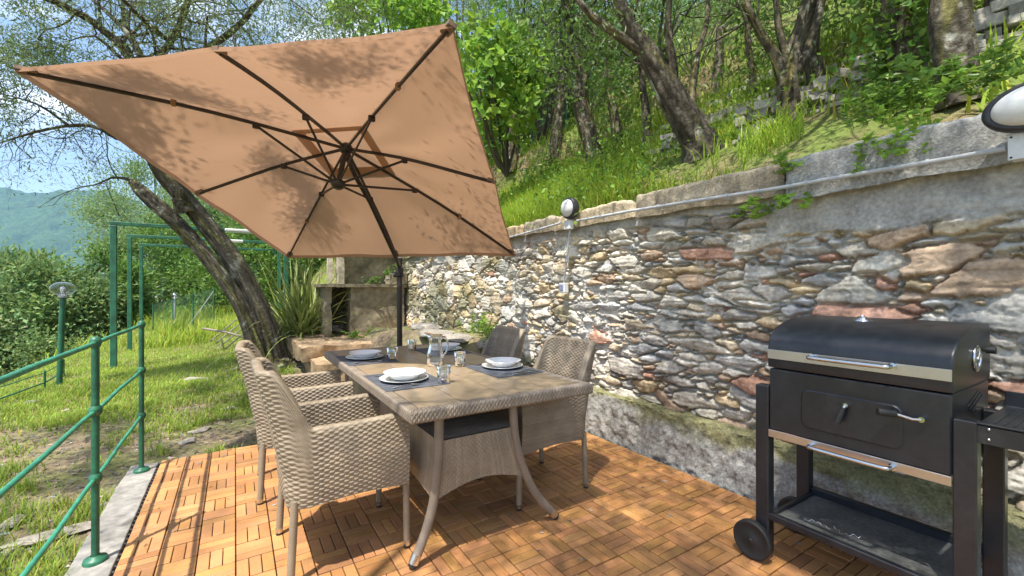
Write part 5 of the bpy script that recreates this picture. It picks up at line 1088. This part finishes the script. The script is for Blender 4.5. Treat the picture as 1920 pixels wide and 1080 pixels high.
# litter: dry leaves and chips on lawn and deck edge
n = 14000; X = gr_.uniform(-3.5, 1.5, n); Y = gr_.uniform(1, 8, n); k = ~((X > -.64) & (Y < 4.16)); X, Y = X[k], Y[k]; mb = MB(); leaves(mb, np.stack([X, Y, ground_z(X, Y)+.006], -1), .045, .012, 0, np.stack([gr_.normal(size=len(X)), gr_.normal(size=len(X)), gr_.normal(size=len(X))*.1], -1)*2, .2, .5)
tag(mb.build('leaf_litter', M['deadwood']), kind='stuff', label='dry olive leaves and chips scattered on the ground', cat='leaf litter')
# --- flax / yucca beside the oven
yk = thing('flax_plant', 'large spiky flax plant with long arching blades left of the concrete barbecue', 'plant', (1.0, 8.75, .2)); mb = MB(); gy = np.random.default_rng(3)
def blade(mb, b, az, el, Ln, wd, droop, c):
    n = 9; P = []; d = np.array([math.cos(az)*math.cos(el), math.sin(az)*math.cos(el), math.sin(el)]); p = np.array(b, float); s_ = np.array([-math.sin(az), math.cos(az), 0]); A = []
    for k in range(n):
        w_ = wd*(1-(k/(n-1))**2.2)*.5+.0008; up_ = np.cross(s_, d); A.append([p-s_*w_, p-up_*w_*.35, p+s_*w_]); p = p+d*Ln/(n-1); d = d-np.array([0, 0, droop*(k+1)/n*.35]); d /= np.linalg.norm(d)
    mb.grid(np.array(A), c)
for k in range(300):
    az = gy.uniform(0, 6.283); el = abs(gy.normal(.82, .45)); el = min(el, 1.5); b = (1.02+gy.normal()*.12, 8.75+gy.normal()*.12, .35)
    c = gy.uniform(.7, 1.4); blade(mb, b, az, el, gy.uniform(.9, 1.75), .042, gy.uniform(.15, 1.1), (c*1.0, c, c*gy.uniform(.6, 1.2)))
mb.build('foliage', M['yucca'], yk)
mb = MB()
for k in range(14): az = gy.uniform(2.6, 4.4); blade(mb, (.95, 8.7, .45), az, gy.uniform(-.15, .25), gy.uniform(.8, 1.2), .022, .3, (1.0, .7, .7))
mb.build('dead_blades', M['deadwood'], yk)
# --- broken slatted lounger leaning by the olive
bl = thing('wooden_slat_frame', 'old grey slatted wooden frame leaning behind the olive trunk', 'slatted frame', (-.7, 9.2, .1))
mb = MB(); q0 = at(394, 640, 8.6); q1 = at(452, 592, 8.9); 
for k in range(4):
    o = (rgt*.09*k+np.array([0, 0, -.045*k]))*1.1; mb = MB(); mb.tube([q0+o, q1+o*1.2+[0, 0, .02*k]], .014, 6); mb.build('slat', M['deadwood'], bl)
mb = MB(); mb.tube([at(380, 616, 8.5), at(420, 622, 8.5), at(458, 632, 8.6)], [.022, .02, .022], 8); mb.build('rail', M['deadwood'], bl)
for (a_, b_) in (((450, 612, 8.8), (458, 650, 8.8)), ((414, 632, 8.6), (420, 655, 8.6))): mb = MB(); mb.tube([at(*a_), at(*b_)], .014, 6); mb.build('leg', M['deadwood'], bl)
mb = MB()
for k in range(6): a_ = at(585+gy.uniform(-15, 15), 616+gy.uniform(-3, 3), 7.9); mb.tube([a_, a_+rgt*.25+[0, 0, gy.uniform(-.03, .08)], a_+rgt*.5+[0, 0, gy.uniform(-.06, .06)]], .018, 7)
tag(mb.build('driftwood', M['deadwood']), 'grey dead branches lying on the stone step before the concrete barbecue', 'branches')
# --- bushes at the left and behind the pergola
BG = 'bushes and trees beyond the lawn'
def bush(px, py, d, rx, rz, n, m, label, ln=.12, wd=.058, seed=0, K=None, sig=None, cat='bush', name='bush'):
    c = at(px, py, d); return shrub(c, (rx, rx, rz), K or int(26+n/900), n, ln, wd, m, label, name, cat, BG, sig=sig or rx*.16, seed=seed, shell=.62, stems=8, base=[c[0], c[1], min(c[2]-rz, -.5)])
bush(60, 585, 12.5, 2.1, 1.6, 24000, 'leaf_pale', 'big green bush at the left edge beyond the lawn', seed=501, ln=.15, wd=.075, K=70, sig=.24)
bush(165, 560, 13.5, 1.5, 1.55, 20000, 'leaf', 'green leafy tree left of the nearest pergola post', seed=502, ln=.14, wd=.07, K=55, sig=.2)
bush(20, 700, 11.0, 1.7, .9, 12000, 'leaf_pale', 'low pale bush under the big bush at the left edge', seed=503, ln=.08)
bush(200, 660, 14.0, 1.6, 1.0, 11000, 'leaf', 'dark low bush behind the lamp and pergola posts', seed=504, ln=.10)
bush(-60, 640, 15, 2.6, 2.4, 15000, 'leaf_pale', 'pale bush mostly cut by the left edge', seed=505)
bush(300, 400, 21, 2.9, 2.1, 26000, 'leaf_pale', 'tall pale round tree behind the leaning olive', seed=506, ln=.13, wd=.05, cat='tree', name='tree')
bush(250, 520, 17, 1.7, 2.0, 16000, 'leaf_pale', 'pale bush between the pergola posts', seed=507, ln=.10)
bush(330, 510, 17, 1.9, 1.9, 20000, 'leaf', 'dark green bush behind the wire mesh fence', seed=508, ln=.11)
bush(420, 430, 20, 2.6, 2.2, 22000, 'leaf_pale', 'pale tree behind the leaning olive trunk', seed=509, ln=.13, wd=.05, cat='tree', name='tree')
bush(450, 530, 16, 1.7, 1.6, 16000, 'leaf', 'dark bush behind the olive trunk', seed=510)
bush(530, 500, 14, 1.6, 1.9, 18000, 'leaf', 'dark leafy shrub behind the flax plant', seed=511)
bush(590, 400, 16, 2.6, 2.6, 20000, 'leaf', 'green tree above the concrete barbecue behind the parasol', seed=512, cat='tree', name='tree')
bush(700, 430, 14, 2.2, 2.0, 16000, 'leaf', 'green tree behind the end of the stone wall', seed=513, cat='tree', name='tree')
bush(520, 570, 13.2, .7, .7, 7000, 'leaf_bright', 'light green weedy bush right of the olive trunk', seed=514, ln=.07)
bush(355, 610, 14.5, 1.1, .5, 6000, 'leaf_bright', 'low light green growth behind the wire mesh fence', seed=515, ln=.07)
# olives whose branches show over the parasol
for i, (px, py, d, rx, rz, n, m, lab) in enumerate([(640, 60, 13, 1.9, 1.6, 9000, 'olive', 'greyish olive crown behind the top of the parasol'), (850, 30, 12, 1.6, 1.5, 9000, 'olive', 'olive crown above the right top corner of the parasol'), (1010, 60, 10.5, 1.6, 1.7, 14000, 'olive', 'dense grey olive crown right of the fig shrub'), (900, 230, 11, 1.3, 1.5, 12000, 'leaf', 'dark green thicket right of the parasol'), (1030, 190, 13, 1.8, 1.6, 16000, 'leaf', 'green thicket behind the grey olive'), (1180, 130, 15, 2.0, 1.6, 12000, 'leaf', 'green thicket behind the thick crooked olive'), (1380, 40, 16, 2.2, 1.4, 9000, 'leaf', 'green thicket above the terraces'), (1100, 10, 12, 2.0, 1.4, 9000, 'olive', 'olive crown high in the middle of the slope'), (1610, 60, 9, .8, .9, 5000, 'leaf', 'dark green shrub left of the ivy covered trunk'), (1300, -10, 9, 1.8, .7, 3500, 'olive', 'grey leafy boughs along the top edge above the crooked olive'), (1870, 20, 8, .9, .8, 5000, 'leaf', 'leafy shrub high at the right edge')]):
    c = at(px, py, d); shrub(c, (rx, rx, rz), 40, n, .10 if m == 'leaf' else .085, .045 if m == 'leaf' else .02, m, lab, 'tree_crown_thicket' if 0 else 'tree', 'tree', OG, sig=rx*.17, seed=600+i, shell=.4, stems=14, base=[c[0], c[1], float(hill_z(max(c[0], 3), c[1])) if c[0] > 2.8 else float(ground_z(c[0], c[1]))])
# dry-stone terraces on the slope
def terrace(px, py, Ln, hgt, label, seed, cc):
    b, d = hp(px, py); g = np.random.default_rng(seed); mb = MB(); dr_ = np.array([-.25, 1, 0]); dr_ /= np.linalg.norm(dr_)
    z = 0
    while z < hgt:
        hh = g.uniform(.04, .085); s_ = -Ln/2
        while s_ < Ln/2:
            l = g.uniform(.07, .19); p = b+dr_*(s_+l/2); zb_ = min(float(hill_z(p[0]-.25, p[1])), float(hill_z(p[0], p[1]))); c = cc*g.uniform(.6, 1.3)
            mb.box((p[0]+.12+g.normal()*.02+z*.15, p[1], zb_+z+hh/2-.05), (.26, l*.97, hh*.94), rot('Z', .25+g.normal()*.15)@rot('X', g.normal()*.10)@rot('Y', g.normal()*.08), .005, np.array([c, c*.93, c*.82])); s_ += l
        z += hh
    t = tag(mb.build('terrace_wall', M['stone']), label, 'dry stone wall', 'old dry stone terraces on the slope')
terrace(1425, 205, 2.0, .32, 'low dry stone terrace left of the V-shaped tree', 701, .28)
terrace(1560, 140, 3.2, .45, 'sunlit dry stone terrace between the V-shaped tree and the ivy covered trunk', 702, .32)
terrace(1840, 100, 3.0, .5, 'dry stone terrace high at the right of the slope', 703, .36)
terrace(1330, 205, 1.6, .35, 'ochre stones of a terrace right of the thick crooked olive', 704, .45)
# --- air
mb = MB(); mb.box((300, 700, 235), (4400, 3600, 640), bev=.01); hz = mb.build('haze', M['twig'], None)
hm_ = bpy.data.materials.new('haze_air'); hm_.use_nodes = True; nt = hm_.node_tree; nt.nodes.clear()
pv_ = nt.nodes.new('ShaderNodeVolumePrincipled'); pv_.inputs['Density'].default_value = .00022; pv_.inputs['Color'].default_value = (.36, .62, .95, 1); pv_.inputs['Anisotropy'].default_value = .1
oo = nt.nodes.new('ShaderNodeOutputMaterial'); nt.links.new(pv_.outputs[0], oo.inputs['Volume']); hz.data.materials.clear(); hz.data.materials.append(hm_)
tag(hz, kind='stuff')
# dry leaves blown onto the deck
n = 420; X = gr_.uniform(-.45, 2.62, n); Y = gr_.uniform(.8, 4.1, n); k = (gr_.random(n) < .18+.8*ss(X, 2.0, 2.62)+.5*ss(X, -.1, -.45)+.4*ss(Y, 3.5, 4.1)); X, Y = X[k], Y[k]
mb = MB(); leaves(mb, np.stack([X, Y, 0*X+.004], -1), .034, .010, 0, np.stack([gr_.normal(size=len(X)), gr_.normal(size=len(X)), gr_.normal(size=len(X))*.06], -1)*2, .1, .5); tag(mb.build('fallen_leaves', M['deadwood']), kind='stuff', label='small dry leaves scattered on the deck', cat='leaf litter')
